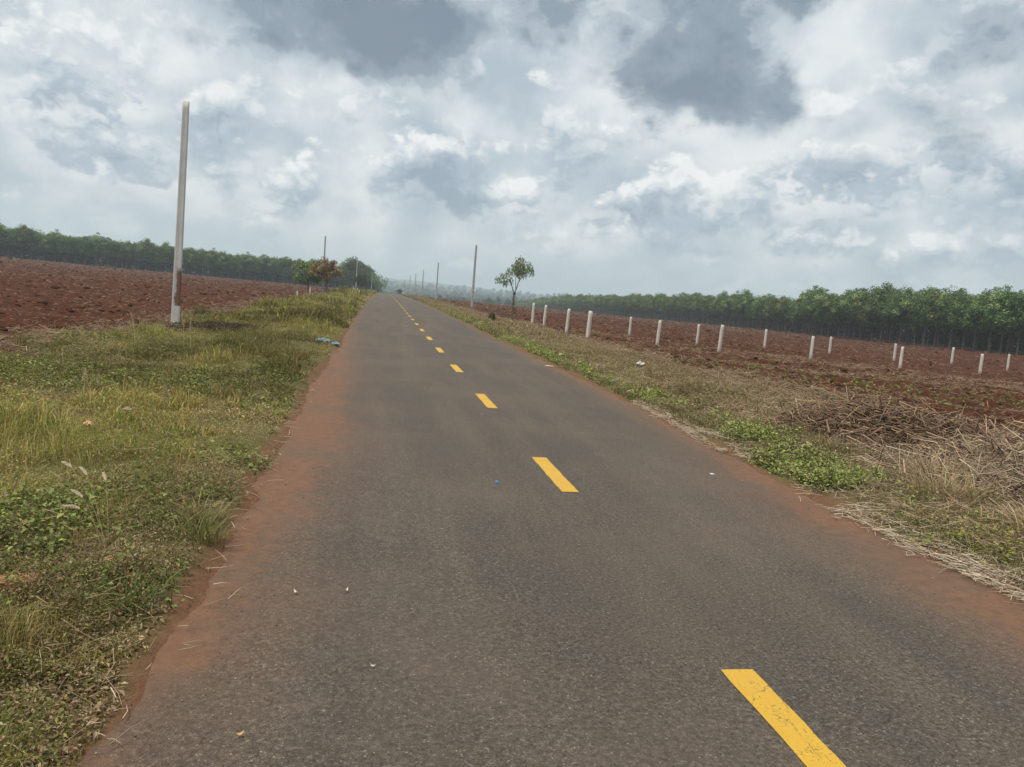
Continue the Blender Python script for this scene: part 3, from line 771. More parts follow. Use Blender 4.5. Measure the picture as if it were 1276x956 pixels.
# foxtail grass with seed heads, left verge
def foxtail():
    bx, by = -1.42, 4.45
    root = empty("foxtail_grass", (bx, by, T1(bx, by)))
    tag(root, "wild foxtail grass with pale fluffy seed heads leaning on the left verge", "foxtail grass")
    for (dx, dy, dz, droop) in ((-.33, .38, .42, .02), (-.22, .30, .40, .03), (-.13, .34, .36, -.06), (-.20, .18, .30, .02), (-.19, .12, .25, .02)):
        tipv = np.array([dx, dy, dz]); s = np.array([rng.normal(0, .02), rng.normal(0, .02), -.02])
        pts = [s + (tipv - s) * f + np.array([0, 0, .06 * math.sin(f * math.pi)]) for f in np.linspace(0, 1, 7)]
        v, q = tubes_arrays([[(*p, .0016 * (1 - .4 * f)) for p, f in zip(pts, np.linspace(0, 1, 7))]], 5)
        st = link("stalk", mesh_data("stalk", v, [q], M_dry, np.tile([[.26, .22, .11]], (len(v), 1))), root)
        # seed head: fuzzy spike along the end of the stalk
        dirv = unit((pts[-1] - pts[-2])[None])[0] + np.array([-.2 * abs(droop) * 5, 0, -.25]); dirv = dirv / np.linalg.norm(dirv)
        n = 260; f = rng.random(n); o = rng.normal(size=(n, 3)); o -= (o @ dirv)[:, None] * dirv; o = unit(o)
        core = tipv + dirv * (f * .13)[:, None] + np.array([0, 0, -.02]) * (f ** 2)[:, None]
        rr = .0115 * np.sin(np.clip(f * .9 + .1, 0, 1) * math.pi) ** .6
        p0 = core; p2 = core + o * rr[:, None] + dirv * .008
        v, q, c = sticks_arrays(p0, (p0 + p2) / 2, p2, np.full(n, .0016), np.full(n, .0007), jitter(np.tile([[.46, .39, .28]], (n, 1)), .15))
        link("seed_head", mesh_data("seed_head", v, [q], M_dry, c), root)
foxtail()

def tall_stalks():
    for (x, y, h, lab) in ((-3.95, 16.6, .85, "tallest dry grass stalk rising from the left verge below the near pole"), (-3.72, 16.2, .70, "thin dry grass stalk on the left verge, right of the tallest stalk"),
                           (-4.7, 16.0, .75, "dry grass stalk on the left verge, left of the tallest stalk"), (-3.3, 9.4, .42, "short dry stalk standing in the middle of the left verge grass"), (-2.25, 8.9, .38, "bent dry stalk leaning over the left verge grass")):
        root = empty("grass_stalk", (x, y, T1(x, y)))
        tag(root, lab, "grass stalk", "tall dry stalks in the left verge")
        lean = rng.normal(0, .09, 2)
        v, q = tubes_arrays([[(lean[0] * f * f, lean[1] * f * f, h * f, .0075 * (1 - .5 * f)) for f in np.linspace(0, 1, 7)]], 5)
        link("stalk", mesh_data("stalk", v, [q], M_dry, np.tile([[.46, .40, .25]], (len(v), 1))), root)
        n = 90; f = .6 + .4 * rng.random(n); c0 = np.stack([lean[0] * f * f, lean[1] * f * f, h * f], 1)
        o = rng.normal(size=(n, 3)) * .5 + np.array([0, 0, .9]); p2 = c0 + unit(o) * .05 * (1.3 - f)[:, None] * 1.6
        v, q, c = sticks_arrays(c0, (c0 + p2) / 2, p2, np.full(n, .0022), np.full(n, .0012), jitter(np.tile([[.42, .35, .22]], (n, 1)), .15))
        link("seed_head", mesh_data("seed_head", v, [q], M_dry, c), root)
tall_stalks()

# ------------------------------------------------------------------ concrete poles
def pole_mesh(h, b, tpw, mat):
    """tapered square concrete pole with chamfered arrises, recessed face panels and climbing holes on one side"""
    n = 36
    zs = np.linspace(-.3, h, n)
    V = []; Q = []
    ring = []
    c = .10
    sq = [(-1 + c, -1), (-.55, -1), (-.5, -.98), (.5, -.98), (.55, -1), (1 - c, -1)]
    prof = []
    for k in range(4):
        a = k * math.pi / 2
        for (px, py) in sq:
            prof.append((px * math.cos(a) - py * math.sin(a), px * math.sin(a) + py * math.cos(a)))
    prof = np.array(prof); m = len(prof)
    for z in zs:
        w = (b + (tpw - b) * max(z, 0) / h) / 2
        pr = prof.copy()
        if z < .75 or z > h - .35: pr = np.clip(pr * 1.0, -1, 1); 
        solid = prof.copy()
        if z < .7 or z > h - .35:
            mx = np.max(np.abs(solid), axis=1); solid = np.where((np.abs(mx - .98) < 1e-6)[:, None], np.where(np.abs(np.abs(solid) - .98) < 1e-6, np.sign(solid) * 1.0, solid), solid)
        V.append(np.column_stack([solid * w, np.full(m, z)]))
    V = np.concatenate(V)
    i = (np.arange(n - 1)[:, None] * m + np.arange(m)[None]); j = (np.arange(n - 1)[:, None] * m + (np.arange(m)[None] + 1) % m)
    Q = np.stack([i, j, j + m, i + m], -1).reshape(-1, 4)
    top = len(V); V = np.concatenate([V, [[0, 0, h + .01]]])
    last = (n - 1) * m
    tri = np.stack([last + np.arange(m), last + (np.arange(m) + 1) % m, np.full(m, top)], 1)
    return mesh_data("concrete_pole", V, [Q, tri], mat)
def holes_mesh(h, b, tpw):
    V = []; Q = []; off = 0
    z = 1.0
    while z < h - .3:
        w = (b + (tpw - b) * z / h) / 2 * .98 + .004
        for sy in (-1, 1):
            s = .02
            a = np.arange(8) * math.pi / 4
            v = np.column_stack([np.cos(a) * s, np.full(8, sy * w), z + np.sin(a) * s])
            V.append(v); Q.append((np.arange(8) + off)[None] if sy < 0 else (np.arange(8)[::-1] + off)[None]); off += 8
        z += .28
    return np.concatenate(V), np.concatenate(Q)
M_hole = simple("hole_shade", (.05, .048, .045))
POLES = [
 (-6.22, 25.0, 6.78, .23, .175, M_polestain, "tall square concrete pole with rusty mud smear on the left verge", 2.0, -1.5),
 (-7.8, 103.6, 7.3, .25, .18, M_pole, "pale concrete pole rising behind the red-leaved tree on the left", 0, 0),
 (-6.6, 190, 7.1, .26, .19, M_pole, "distant concrete pole among the dark trees left of the road", 0, 0),
 (-4.6, 300, 7.1, .26, .2, M_pole, "farthest concrete pole on the left, at the end of the dark trees", 0, 0),
 (9.95, 87.5, 7.2, .26, .19, M_pole, "nearest concrete pole of the right roadside line, left of the thin tree", 0, .8),
 (9.76, 146, 7.1, .26, .19, M_pole, "second concrete pole of the right roadside line counted from the thin tree", 0, 0),
 (9.74, 200, 7.1, .26, .19, M_pole, "third concrete pole of the right roadside line counted from the thin tree", 0, 0),
 (9.67, 246, 7.1, .26, .19, M_pole, "fourth concrete pole of the right roadside line counted from the thin tree", 0, 0),
 (9.2, 285, 7.1, .26, .19, M_pole, "fifth concrete pole of the right roadside line, far down the road", 0, 0),
 (9.0, 345, 7.3, .26, .19, M_pole, "last tiny concrete pole of the right roadside line before the hills", 0, 0),
]
_hv = holes_mesh(7.1, .30, .2)
_hole_me = mesh_data("rung_hole", _hv[0], [_hv[1]], M_hole)
for (x, y, h, b, tp, mat, lab, lx, ly) in POLES:
    o = link("concrete_pole", pole_mesh(h, b, tp, mat), loc=(x, y, T1(x, y)))
    o.rotation_euler = (rad(ly), rad(lx * .4), rad(8))
    tag(o, lab, "pole", "concrete poles along the road")

# ------------------------------------------------------------------ fence posts
def post_mesh(h, w, s):
    r = np.random.default_rng(s); n = 14
    zs = np.linspace(-.25, h, n); V = []
    pr = np.array([(-.8, -1), (.8, -1), (1, -.8), (1, .8), (.8, 1), (-.8, 1), (-1, .8), (-1, -.8)])
    for k, z in enumerate(zs):
        ww = w / 2 * (1 - .10 * max(z, 0) / h) * (1 + r.normal(0, .025))
        if k == n - 1: ww *= .86
        V.append(np.column_stack([pr * ww + r.normal(0, .0035, (8, 2)), np.full(8, z) + (r.normal(0, .012, 8) if k == n - 1 else 0)]))
    V = np.concatenate(V); m = 8
    i = (np.arange(n - 1)[:, None] * m + np.arange(m)[None]); j = (np.arange(n - 1)[:, None] * m + (np.arange(m)[None] + 1) % m)
    Q = np.stack([i, j, j + m, i + m], -1).reshape(-1, 4)
    V = np.concatenate([V, [[0, 0, h + .015]]]); last = (n - 1) * m
    tri = np.stack([last + np.arange(m), last + (np.arange(m) + 1) % m, np.full(m, len(V) - 1)], 1)
    return mesh_data("concrete_post", V, [Q, tri], M_post)
N1 = "concrete post of the nearer fence row, counted from the corner"
N2 = "concrete post of the farther fence row, counted from the road"
POSTS = [
 (8.57, 43.9, 1.3, .13, 0, "concrete fence post on the right verge nearest the thin roadside tree"),
 (8.90, 42.2, 1.3, .13, 2.2, "second concrete fence post from the thin roadside tree on the right verge"),
 (9.20, 38.0, 1.3, .13, 2.6, "third concrete fence post from the thin roadside tree, leaning slightly"),
 (8.89, 32.7, 1.32, .15, 2.4, "thick rough concrete post at the corner where the fence leaves the verge"),
 (12.94, 35.0, 1.3, .13, 2.6, "first " + N1),
 (14.99, 32.6, 1.3, .13, 2.6, "second " + N1),
 (22.9, 38.3, 1.3, .14, .8, "third " + N1),
 (28.6, 38.7, 1.3, .14, 1.0, "fourth " + N1),
 (36.8, 42.3, 1.3, .15, .5, "fifth " + N1),
 (15.82, 48.0, 1.3, .13, .3, "first " + N2),
 (19.38, 45.4, 1.3, .13, .5, "second " + N2),
 (25.48, 48.4, 1.3, .14, .4, "third " + N2),
 (32.53, 52.0, 1.3, .14, .2, "fourth " + N2),
 (35.67, 49.0, 1.3, .14, -.6, "fifth " + N2),
 (43.44, 52.9, 1.3, .15, .4, "sixth " + N2),
 (47.67, 52.1, 1.3, .15, -.8, "last " + N2),
]
for k, (x, y, h, w, lean, lab) in enumerate(POSTS):
    o = link("concrete_post", post_mesh(h, w, 100 + k), loc=(x, y, T1(x, y)))
    o.rotation_euler = (0, rad(lean), rad(10 + 5 * (k % 4)))
    tag(o, lab, "fence post", "white concrete fence posts in the right field")
for k, (x, y, h, lab) in enumerate(((-7.2, 68, .55, "short pale stake at the edge of the left field, nearer of two"), (-7.6, 84, .75, "short pale stake at the edge of the left field below the red-leaved tree"),
                               (-6.0, 158, 1.2, "pale post on the left verge beside the small green bush"), (-5.6, 172, .9, "short pale post on the left verge under the round dark tree"))):
    o = link("marker_post", post_mesh(h, .14, 300 + k), loc=(x, y, T1(x, y)))
    tag(o, lab, "marker post", "short pale posts along the left verge")

# ------------------------------------------------------------------ trees
def tree_parts(seed, H, clear, rw, ctop, leaf_n, leaf, cols, trunk_r, clumps=46, multi=False, droop=0.0, bark=None, flat=1.0, mat=None, clump_r=.62):
    r = np.random.default_rng(seed)
    lines = []
    bend = r.normal(0, .12, 2)
    zs = np.linspace(-.2, H * .78, 9)
    trunk = [(bend[0] * (z / H) ** 2 * H * .25, bend[1] * (z / H) ** 2 * H * .25, z, trunk_r * (1 - .75 * max(z, 0) / H)) for z in zs]
    trunk[0] = (*trunk[0][:3], trunk_r * 1.35); 
    lines.append(trunk)
    cz = clear + (H - clear) * .5
    cen = []
    for i in range(clumps):
        u = unit(r.normal(size=(1, 3)))[0]; q = r.random() ** .42
        z = cz + u[2] * q * (H - clear) * .5 * (.80 if u[2] > 0 else 1)
        taper = 1 - .25 * max(0, (z - cz) / (H - clear) * 2) 
        cen.append((u[0] * q * rw * taper, u[1] * q * rw * taper, z, r.uniform(.7, 1.35)))
    cen = np.array(cen)
    cen[:, :2] += np.array(bend) * H * .12
    for k in range(0, clumps, 4 if not multi else 3):
        e = cen[k]; f = np.clip((e[2] - clear * .75) / (H - clear * .75), .05, .95) * .55
        z0 = clear * .8 + (H * .72 - clear * .8) * f
        p0 = np.array([bend[0] * (z0 / H) ** 2 * H * .25, bend[1] * (z0 / H) ** 2 * H * .25, z0])
        mid = (p0 + e[:3]) / 2 + np.array([0, 0, -.05 * H * .2])
        rr = trunk_r * .42
        lines.append([(*p0, rr), (*mid, rr * .7), (*e[:3], rr * .25)])
    tv, tq = tubes_arrays(lines, 6)
    per = leaf_n // clumps
    ci = np.repeat(np.arange(clumps), per); n = len(ci)
    o = unit(r.normal(size=(n, 3))) * (r.random(n) ** .4)[:, None]
    p = cen[ci, :3] + o * (clump_r * cen[ci, 3])[:, None] * np.array([1.1, 1.1, .8 * flat])
    if droop: p[:, 2] -= droop * r.random(n) * np.hypot(o[:, 0], o[:, 1])
    nrm = unit(o * .7 + np.array([0, 0, .55]) + r.normal(0, .45, (n, 3)))
    hue = np.repeat(r.random(clumps), per)
    c = mixc(cols[0], cols[1], np.clip(.65 * hue + .35 * r.random(n), 0, 1))
    if len(cols) > 2:
        ex = np.repeat(r.random(clumps) < .14, per); c = np.where(ex[:, None], np.array(cols[2])[None], c)
    global rng
    keep = rng; rng = r
    v, t, cc = leaves_arrays(p, leaf * r.uniform(.6, 1.35, n), nrm, jitter(c, .18), .55)
    rng = keep
    return (tv, tq), (v, t, cc)

RCOL = ((.060, .112, .036), (.15, .225, .078), (.29, .37, .15))
RUBBER = []
for k in range(6):
    (tv, tq), (v, t, c) = tree_parts(500 + k, 10.0 + .5 * (k % 3 - 1), 3.3, 2.6, 10, 4800, .32, RCOL, .12, 80, clump_r=.80)
    RUBBER.append((mesh_data("trunk", tv, [tq], M_bark, smooth=True), mesh_data("crown", v, [t], M_leaf, c)))
BUSHY = []
for k in range(3):
    (tv, tq), (v, t, c) = tree_parts(560 + k, 9.2, .7, 3.3, 10, 3600, .42, ((.035, .068, .022), (.085, .135, .042)), .16, 70, clump_r=1.0)
    BUSHY.append((mesh_data("trunk", tv, [tq], M_bark, smooth=True), mesh_data("crown", v, [t], M_leaf, c)))
def rubber_tree(x, y, s, k, label, group, kinds=None):
    kinds = kinds or RUBBER
    root = empty("rubber_tree", (x, y, T1(x, y)), rng.uniform(0, 6.28))
    s2 = s * rng.uniform(.93, 1.07)
    root.scale = (s2, s2, s2 * rng.uniform(.95, 1.06))
    for nm, me in zip(("trunk", "crown"), kinds[k % len(kinds)]): link(nm, me, root)
    tag(root, label, "tree", group)
LR, GR = "slender pale-trunked plantation tree on the edge of the wood right of the field", "plantation trees right of the red field"
LL, GL = "hazy plantation tree in the dark row behind the left field", "plantation trees behind the left field"
LD, GD = "bushy dark plantation tree lining the far left roadside", "dark trees along the far left roadside"
def right_edge(y): return float(np.interp(y, [40, 150, 165, 230, 340, 580], [90, 90.5, 95, 97, 94.5, 97.5]))
y = 62.0; i = 0
big = []
while y < 470:
    x = right_edge(y) + rng.normal(0, .35); s = 1.0
    if y > 163: s = .875
    if 96 < y < 103: s *= 1.08
    rubber_tree(x, y + rng.normal(0, .25), s * (1.06 if 170 < y < 400 else 1), int(rng.integers(6)), LR, GR); i += 1
    y += 2.9 if y < 250 else 3.6
y = 62.0
while y < 150:
    rubber_tree(right_edge(y) + 5.5 + rng.normal(0, .4), y + 1.3 + rng.normal(0, .3), 1.02, int(rng.integers(6)), LR, GR); i += 1
    y += 3.0
pl = np.array([(-150, 222), (-112, 253), (-85, 273), (-45, 291), (-30, 296), (-13, 305)], float)
seg = np.concatenate([[0], np.cumsum(np.hypot(*np.diff(pl, axis=0).T))])
def left_edge(s): return float(np.interp(s, seg, pl[:, 0])), float(np.interp(s, seg, pl[:, 1]))
s = 0
while s < seg[-1]:
    x, yy = left_edge(s); rubber_tree(x + rng.normal(0, .4), yy + rng.normal(0, .5), 1.0, int(rng.integers(6)), LL, GL); i += 1
    s += 3.0
for yy in np.arange(296, 470, 5.2):
    rubber_tree(float(np.interp(yy, [300, 340, 400, 470], [-12, -9.5, -7.5, -6.5])) + rng.normal(0, .5), float(yy), 1.28, int(rng.integers(6)), LD, GD, BUSHY); i += 1
print("individual rubber trees:", i)

def mass_trees(name, label, pts, scl, leaf_n, leaf, kindcols=RCOL, trunks=True, clear=3.9, shade_brush=None):
    var = [tree_parts(700 + k, 10, clear, 2.4, 10, leaf_n, leaf, kindcols, .13, 24, clump_r=1.0) for k in range(4)]
    V = []; Tt = []; C = []; off = 0; V2 = []; Q2 = []; off2 = 0; C2 = []
    zz = T(pts[:, 0], pts[:, 1])
    for k, (p, z0, s_) in enumerate(zip(pts, zz, scl)):
        (tv, tq), (v, t, c) = var[k % 4]
        a = rng.uniform(0, 6.28); R = np.array([[math.cos(a), -math.sin(a), 0], [math.sin(a), math.cos(a), 0], [0, 0, 1]])
        V.append(v @ R.T * s_ + np.array([p[0], p[1], z0])); Tt.append(t + off); C.append(c * rng.uniform(.8, 1.2)); off += len(v)
        if trunks:
            # a plain pale stem is enough inside the wood
            q = np.array([(0, 0, 0, .12), (0, 0, 6.5, .07)])
            w, qq = tubes_arrays([[tuple(q[0]), tuple(q[1])]], 5)
            V2.append(w * s_ + np.array([p[0], p[1], z0])); Q2.append(qq + off2); off2 += len(w)
    if shade_brush is not None:      # undergrowth added to fill the wood, interior shade put into its dark colour
        n = len(shade_brush) * 40
        b3 = np.repeat(np.column_stack([shade_brush, T(shade_brush[:, 0], shade_brush[:, 1])]), 40, 0)
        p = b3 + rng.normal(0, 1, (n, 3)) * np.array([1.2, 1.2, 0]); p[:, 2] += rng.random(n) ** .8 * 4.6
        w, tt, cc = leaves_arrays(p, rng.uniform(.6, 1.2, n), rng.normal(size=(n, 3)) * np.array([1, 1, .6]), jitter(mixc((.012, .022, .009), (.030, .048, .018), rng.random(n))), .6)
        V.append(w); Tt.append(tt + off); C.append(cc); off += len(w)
    v = np.concatenate(V); faces = [np.concatenate(Tt)]; c = np.concatenate(C)
    if trunks:
        w = np.concatenate(V2); faces.append(np.concatenate(Q2) + len(v)); c = np.concatenate([c, np.tile([[.07, .06, .048]], (len(w), 1))]); v = np.concatenate([v, w])
    tag(link(name, mesh_data(name, v, faces, M_leaf, c)), label, "wood", kind="stuff")
pts = []
for row in range(1, 13):
    y = 55.0
    while y < 600:
        if not (row == 1 and y < 150): pts.append((right_edge(y) + 5.5 * row + rng.normal(0, .5), y + rng.normal(0, .5)))
        y += 3.2 if y < 230 else 5.0
for y in np.arange(470, 640, 3.6): pts.append((right_edge(y) + rng.normal(0, .5), y))
pts = np.array(pts); yb = rng.uniform(50, 640, 1500); rs = np.where(pts[:, 1] > 163, .93, 1.0)
mass_trees("right_plantation_wood", "deep rows of plantation trees behind the wood's edge right of the field", pts, rng.uniform(.9, 1.03, len(pts)) * rs, 420, .62, clear=3.4, shade_brush=np.stack([np.array([right_edge(q) for q in yb]) + 22 + rng.uniform(0, 30, len(yb)), yb], 1))
pts = []
for row in range(1, 9):
    s = 0
    while s < seg[-1]:
        x, yy = left_edge(s); pts.append((x + 1.6 * row + rng.normal(0, .6), yy + 5.0 * row + rng.normal(0, .6))); s += 4.0
for yy in np.arange(318, 520, 5):
    for q in range(1, 8): pts.append((float(np.interp(yy, [300, 340, 400, 520], [-12, -9.5, -7.5, -6])) - 5 * q + rng.normal(0, .6), yy + rng.normal(0, 1)))
pts = np.array(pts); lb = []
for q in rng.uniform(0, seg[-1], 700):
    x, yy = left_edge(q); k = rng.uniform(13, 34); lb.append((x + .3 * k, yy + k))
lb = np.array(lb)
mass_trees("left_plantation_wood", "deep rows of hazy plantation trees beyond the left field", pts, rng.uniform(.92, 1.03, len(pts)), 260, .7, clear=2.4, shade_brush=lb)
# valley woods
n = 2600
az = np.radians(rng.uniform(-12, 30, n)); rr = 560 * (2100 / 560) ** rng.random(n)
pts = np.stack([rr * np.sin(az), rr * np.cos(az)], 1)
k = ~((np.abs(pts[:, 0] - 3) < 9) & (pts[:, 1] < 700)) & (pts[:, 0] < 85 + (pts[:, 1] - 560) * 3)
pts = pts[k]; rr = rr[k]
mass_trees("valley_wood", "blue green far-off wood filling the valley beyond the crest", pts, (.75 + .5 * rng.random(len(pts))) * np.interp(rr, [560, 2100], [.9, 2.2]), 90, 1.5, kindcols=((.018, .034, .016), (.04, .064, .028)), trunks=False)

# single trees along the road
def single_tree(name, label, x, y, H, clear, rw, leaf_n, leaf, cols, tr, clumps, seed, cat="tree", clump_r=.5, bark=M_bark2, extra=None, droop=0, rotz=0):
    (tv, tq), (v, t, c) = tree_parts(seed, H, clear, rw, H, leaf_n, leaf, cols, tr, clumps, True, droop, clump_r=clump_r)
    root = empty(name, (x, y, T1(x, y)), rotz)
    link("trunk", mesh_data("trunk", tv, [tq], bark, smooth=True), root)
    link("crown", mesh_data("crown", v, [t], M_leaf, c), root)
    tag(root, label, cat); return root
single_tree("bushy_tree", "bushy light green tree at the left field edge, left of the red-leaved tree", -9.7, 104, 4.5, .9, 2.1, 2600, .26, ((.08, .13, .035), (.20, .25, .08)), .10, 46, 31)
single_tree("red_leaved_tree", "bushy tree with dry reddish brown crown in front of the second left pole", -7.2, 101, 4.7, 1.4, 2.1, 3600, .24, ((.17, .105, .060), (.27, .175, .105), (.15, .13, .07)), .12, 44, 32, bark=M_bark)
single_tree("round_tree", "small round dark green tree beside the distant left pole", -5.2, 184, 4.6, 1.2, 1.6, 1500, .28, ((.03, .055, .018), (.07, .10, .03)), .10, 34, 33)
single_tree("shrub", "small yellow green shrub on the left verge beyond the red-leaved tree", -6.6, 132, 1.5, .15, .75, 700, .16, ((.09, .13, .03), (.18, .21, .06)), .04, 20, 34, "shrub", .3)
single_tree("shrub", "dark bush standing right of the road's far end at the crest", 6.0, 300, 2.6, .2, 1.3, 900, .28, ((.02, .04, .015), (.05, .075, .025)), .08, 26, 35, "shrub", .5)
single_tree("shrub", "small dark green bush in dry grass on the right verge before the near right pole", 6.5, 45.5, .62, .05, .24, 500, .075, ((.04, .07, .02), (.085, .12, .035)), .02, 16, 36, "shrub", .12)

# the thin tree on the right verge: two rising limbs, three drooping tufts of leaves, creeper round the stem
def thin_tree():
    x, y = 10.0, 59.5
    root = empty("thin_tree", (x, y, T1(x, y))); root.scale = (.95, .95, 1.04)
    tag(root, "thin forked tree with sparse drooping leaves on the right verge", "tree")
    L = [[(0, 0, -.2, .085), (-.03, 0, .7, .062), (-.02, .02, 1.4, .052), (.02, 0, 2.0, .046)],
         [(.02, 0, 1.9, .05), (-.22, .05, 2.5, .038), (-.42, .1, 3.1, .028), (-.62, .1, 3.6, .014)],
         [(.02, 0, 1.95, .05), (.22, -.05, 2.6, .04), (.40, 0, 3.2, .03), (.50, .1, 3.9, .016)],
         [(.30, -.03, 2.85, .03), (.62, .05, 3.4, .022), (.98, .1, 3.95, .012)],
         [(-.30, .07, 2.7, .026), (-.75, -.1, 3.1, .018), (-1.15, -.1, 3.35, .010)],
         [(.1, 0, 2.3, .03), (.05, .1, 3.1, .022), (.12, .1, 4.0, .012)]]
    tv, tq = tubes_arrays(L, 7)
    link("trunk", mesh_data("trunk", tv, [tq], M_bark, smooth=True), root)
    cen = [(.26, 0, 4.30, .62, 280), (.02, .2, 3.9, .52, 170), (.58, .1, 3.85, .5, 150), (1.02, .1, 4.1, .46, 120), (.45, -.2, 3.45, .42, 70), (1.35, 0, 3.7, .32, 40), (-.55, .1, 3.55, .45, 70), (-.95, 0, 3.2, .46, 80), (-1.4, -.1, 3.05, .34, 45), (-.5, -.2, 3.0, .40, 45), (-.85, .1, 2.75, .35, 32)]
    P = []; N = []; C = []
    for (cx, cy, cz, r_, n) in cen:
        o = unit(rng.normal(size=(n, 3))) * (rng.random(n) ** .5)[:, None]
        p = np.array([cx, cy, cz]) + o * r_; p[:, 2] -= .25 * r_ * np.hypot(o[:, 0], o[:, 1])
        P.append(p); q = rng.normal(size=(n, 3)); q[:, 2] *= .35; N.append(q); C.append(mixc((.11, .155, .075), (.27, .32, .17), rng.random(n)))
    P = np.concatenate(P); N = unit(np.concatenate(N)); n = len(P)
    # hanging lance leaves
    a = unit(np.stack([rng.normal(0, .5, n), rng.normal(0, .5, n), -np.ones(n)], 1)); b = unit(np.cross(a, N)); s = rng.uniform(.16, .30, n)[:, None]
    v = np.stack([P, P + a * s * .45 + b * s * .17, P + a * s, P + a * s * .45 - b * s * .17], 1).reshape(-1, 3)
    ii = np.arange(n) * 4; t = np.concatenate([np.stack([ii, ii + 1, ii + 2], 1), np.stack([ii, ii + 2, ii + 3], 1)])
    link("crown", mesh_data("crown", v, [t], M_leaf, np.repeat(jitter(np.concatenate(C), .2), 4, 0)), root)
    n = 240; z = rng.random(n) ** .9 * 2.1; an = rng.uniform(0, 6.28, n); r_ = rng.uniform(.06, .32, n) * (1 - .2 * z)
    p = np.stack([np.cos(an) * r_, np.sin(an) * r_, z], 1)
    v, t, c = leaves_arrays(p, rng.uniform(.08, .16, n), rng.normal(size=(n, 3)), jitter(mixc((.07, .075, .04), (.17, .16, .085), rng.random(n))), .5)
    link("creeper", mesh_data("creeper", v, [t], M_leaf, c), root)
thin_tree()

# ------------------------------------------------------------------ litter and small things
def crumpled(name, label, cat, x, y, sx, sy, hz, colr, rough=.45, z0=.01, seed=0, col2=None, rotz=0., n=22):
    """a crumpled sheet with folds"""
    u, w = np.meshgrid(np.linspace(-1, 1, n), np.linspace(-1, 1, n))
    uu = u + (fbm(u * 1.5 + seed, w * 1.5, seed + 1) - .5) * .9; ww = w + (fbm(u * 1.5, w * 1.5 + seed, seed + 2) - .5) * .9
    ridge = 1 - np.abs(fbm(u * 2.1 + seed * 3.1, w * 2.1, seed + 3, 3) - .5) * 4
    edge = np.clip(1.25 - np.hypot(u, w), 0, 1)
    z = hz * np.clip(ridge, 0, 1) * (.25 + .75 * edge) + .02 * hz * rng.random((n, n))
    v = np.stack([uu * sx, ww * sy, z], -1).reshape(-1, 3)
    i = (np.arange(n - 1)[:, None] * n + np.arange(n - 1)[None]).ravel(); q = np.stack([i, i + 1, i + n + 1, i + n], 1)
    m, t, b, out = material(name + "_film")
    co = t.new("ShaderNodeTexCoord").outputs["Object"]
    c = t.mix(t.maprange(t.noise(co, 3.0 / max(sx, sy), 3), .45, .55), colr, col2 or [k * .8 for k in colr])
    t.put(b.inputs["Base Color"], c); b.inputs["Roughness"].default_value = rough; b.inputs["Specular IOR Level"].default_value = .5
    o = link(name, mesh_data(name, v, [q], m), loc=(x, y, z0), rotz=rotz)
    sm = o.modifiers.new("thickness", "SOLIDIFY"); sm.thickness = .002
    return tag(o, label, cat)
def gz(x, y): return float(on_ground(np.array([x]), np.array([y]))[0, 2])
crumpled("plastic_bag", "crumpled pale blue plastic bag lying in the left verge grass by the road", "plastic bag", -1.52, 21.2, .23, .15, .10, (.06, .15, .23), .45, gz(-1.52, 21.2) + .03, 3, (.15, .26, .33))
crumpled("plastic_bag", "smaller torn blue plastic scrap on the dirt beside the blue bag", "plastic bag", -1.16, 20.6, .11, .15, .09, (.06, .15, .23), .45, gz(-1.16, 20.6) + .03, 5, (.15, .26, .33))
crumpled("food_wrapper", "orange and white crumpled wrapper caught in the left verge grass", "wrapper", -2.62, 7.6, .040, .030, .05, (.50, .48, .44), .4, gz(-2.62, 7.6) + .10, 7, (.62, .24, .05))
crumpled("paper_scrap", "pale crumpled paper scrap in the left grass above the orange wrapper", "paper scrap", -2.5, 8.3, .05, .03, .04, (.30, .25, .18), .8, gz(-2.5, 8.3) + .10, 8)
crumpled("foam_scrap", "white crumpled foam scrap in dry grass on the right verge", "foam scrap", 6.58, 18.85, .10, .08, .10, (.55, .55, .53), .6, gz(6.58, 18.85) + .06, 9)
crumpled("paper_scrap", "small white paper scrap in grass near the right road edge", "paper scrap", 5.0, 21.0, .06, .05, .05, (.70, .69, .66), .7, gz(5.0, 21.0) + .06, 10)
crumpled("paper_scrap", "flat white paper scrap lying on the right dirt edge", "paper scrap", 4.15, 18.6, .10, .06, .02, (.52, .48, .43), .8, zroad(18.6) + .012, 11)
crumpled("paper_scrap", "tiny pale blue scrap on the right side of the asphalt", "paper scrap", 3.45, 7.35, .022, .018, .008, (.55, .68, .75), .7, float(road_z(3.45, 7.35)) + .002, 12)

def leaf_on_road(x, y, L, col, label, rz):
    n = 9; f = np.linspace(0, 1, n); w = np.sin(f * math.pi) ** .7 * L * .22
    c = np.stack([f * L - L / 2, 0 * f, .006 + .014 * (f - .5) ** 2 * 4], 1)
    v = np.stack([c + np.stack([0 * f, w, .006 + 0 * f], 1), c, c - np.stack([0 * f, w, -.006 + 0 * f], 1)], 1).reshape(-1, 3)
    i = (np.arange(n - 1)[:, None] * 3 + np.arange(2)[None]).ravel(); q = np.stack([i, i + 1, i + 4, i + 3], 1)
    o = link("fallen_leaf", mesh_data("fallen_leaf", v, [q], M_dry, np.tile([col], (len(v), 1))), loc=(x, y, float(road_z(x, y)) + .002), rotz=rz)
    tag(o, label, "leaf", "fallen leaves on the asphalt")
leaf_on_road(-.41, 2.69, .035, (.45, .30, .13), "yellow brown dead leaf on the dusty asphalt, bottom left", .4)
leaf_on_road(-.36, 4.02, .035, (.62, .55, .44), "pale curled leaf on the asphalt by the red dirt", 2.3)
leaf_on_road(-.10, 4.05, .03, (.60, .52, .42), "small pale leaf right of the curled leaf on the asphalt", 1.2)
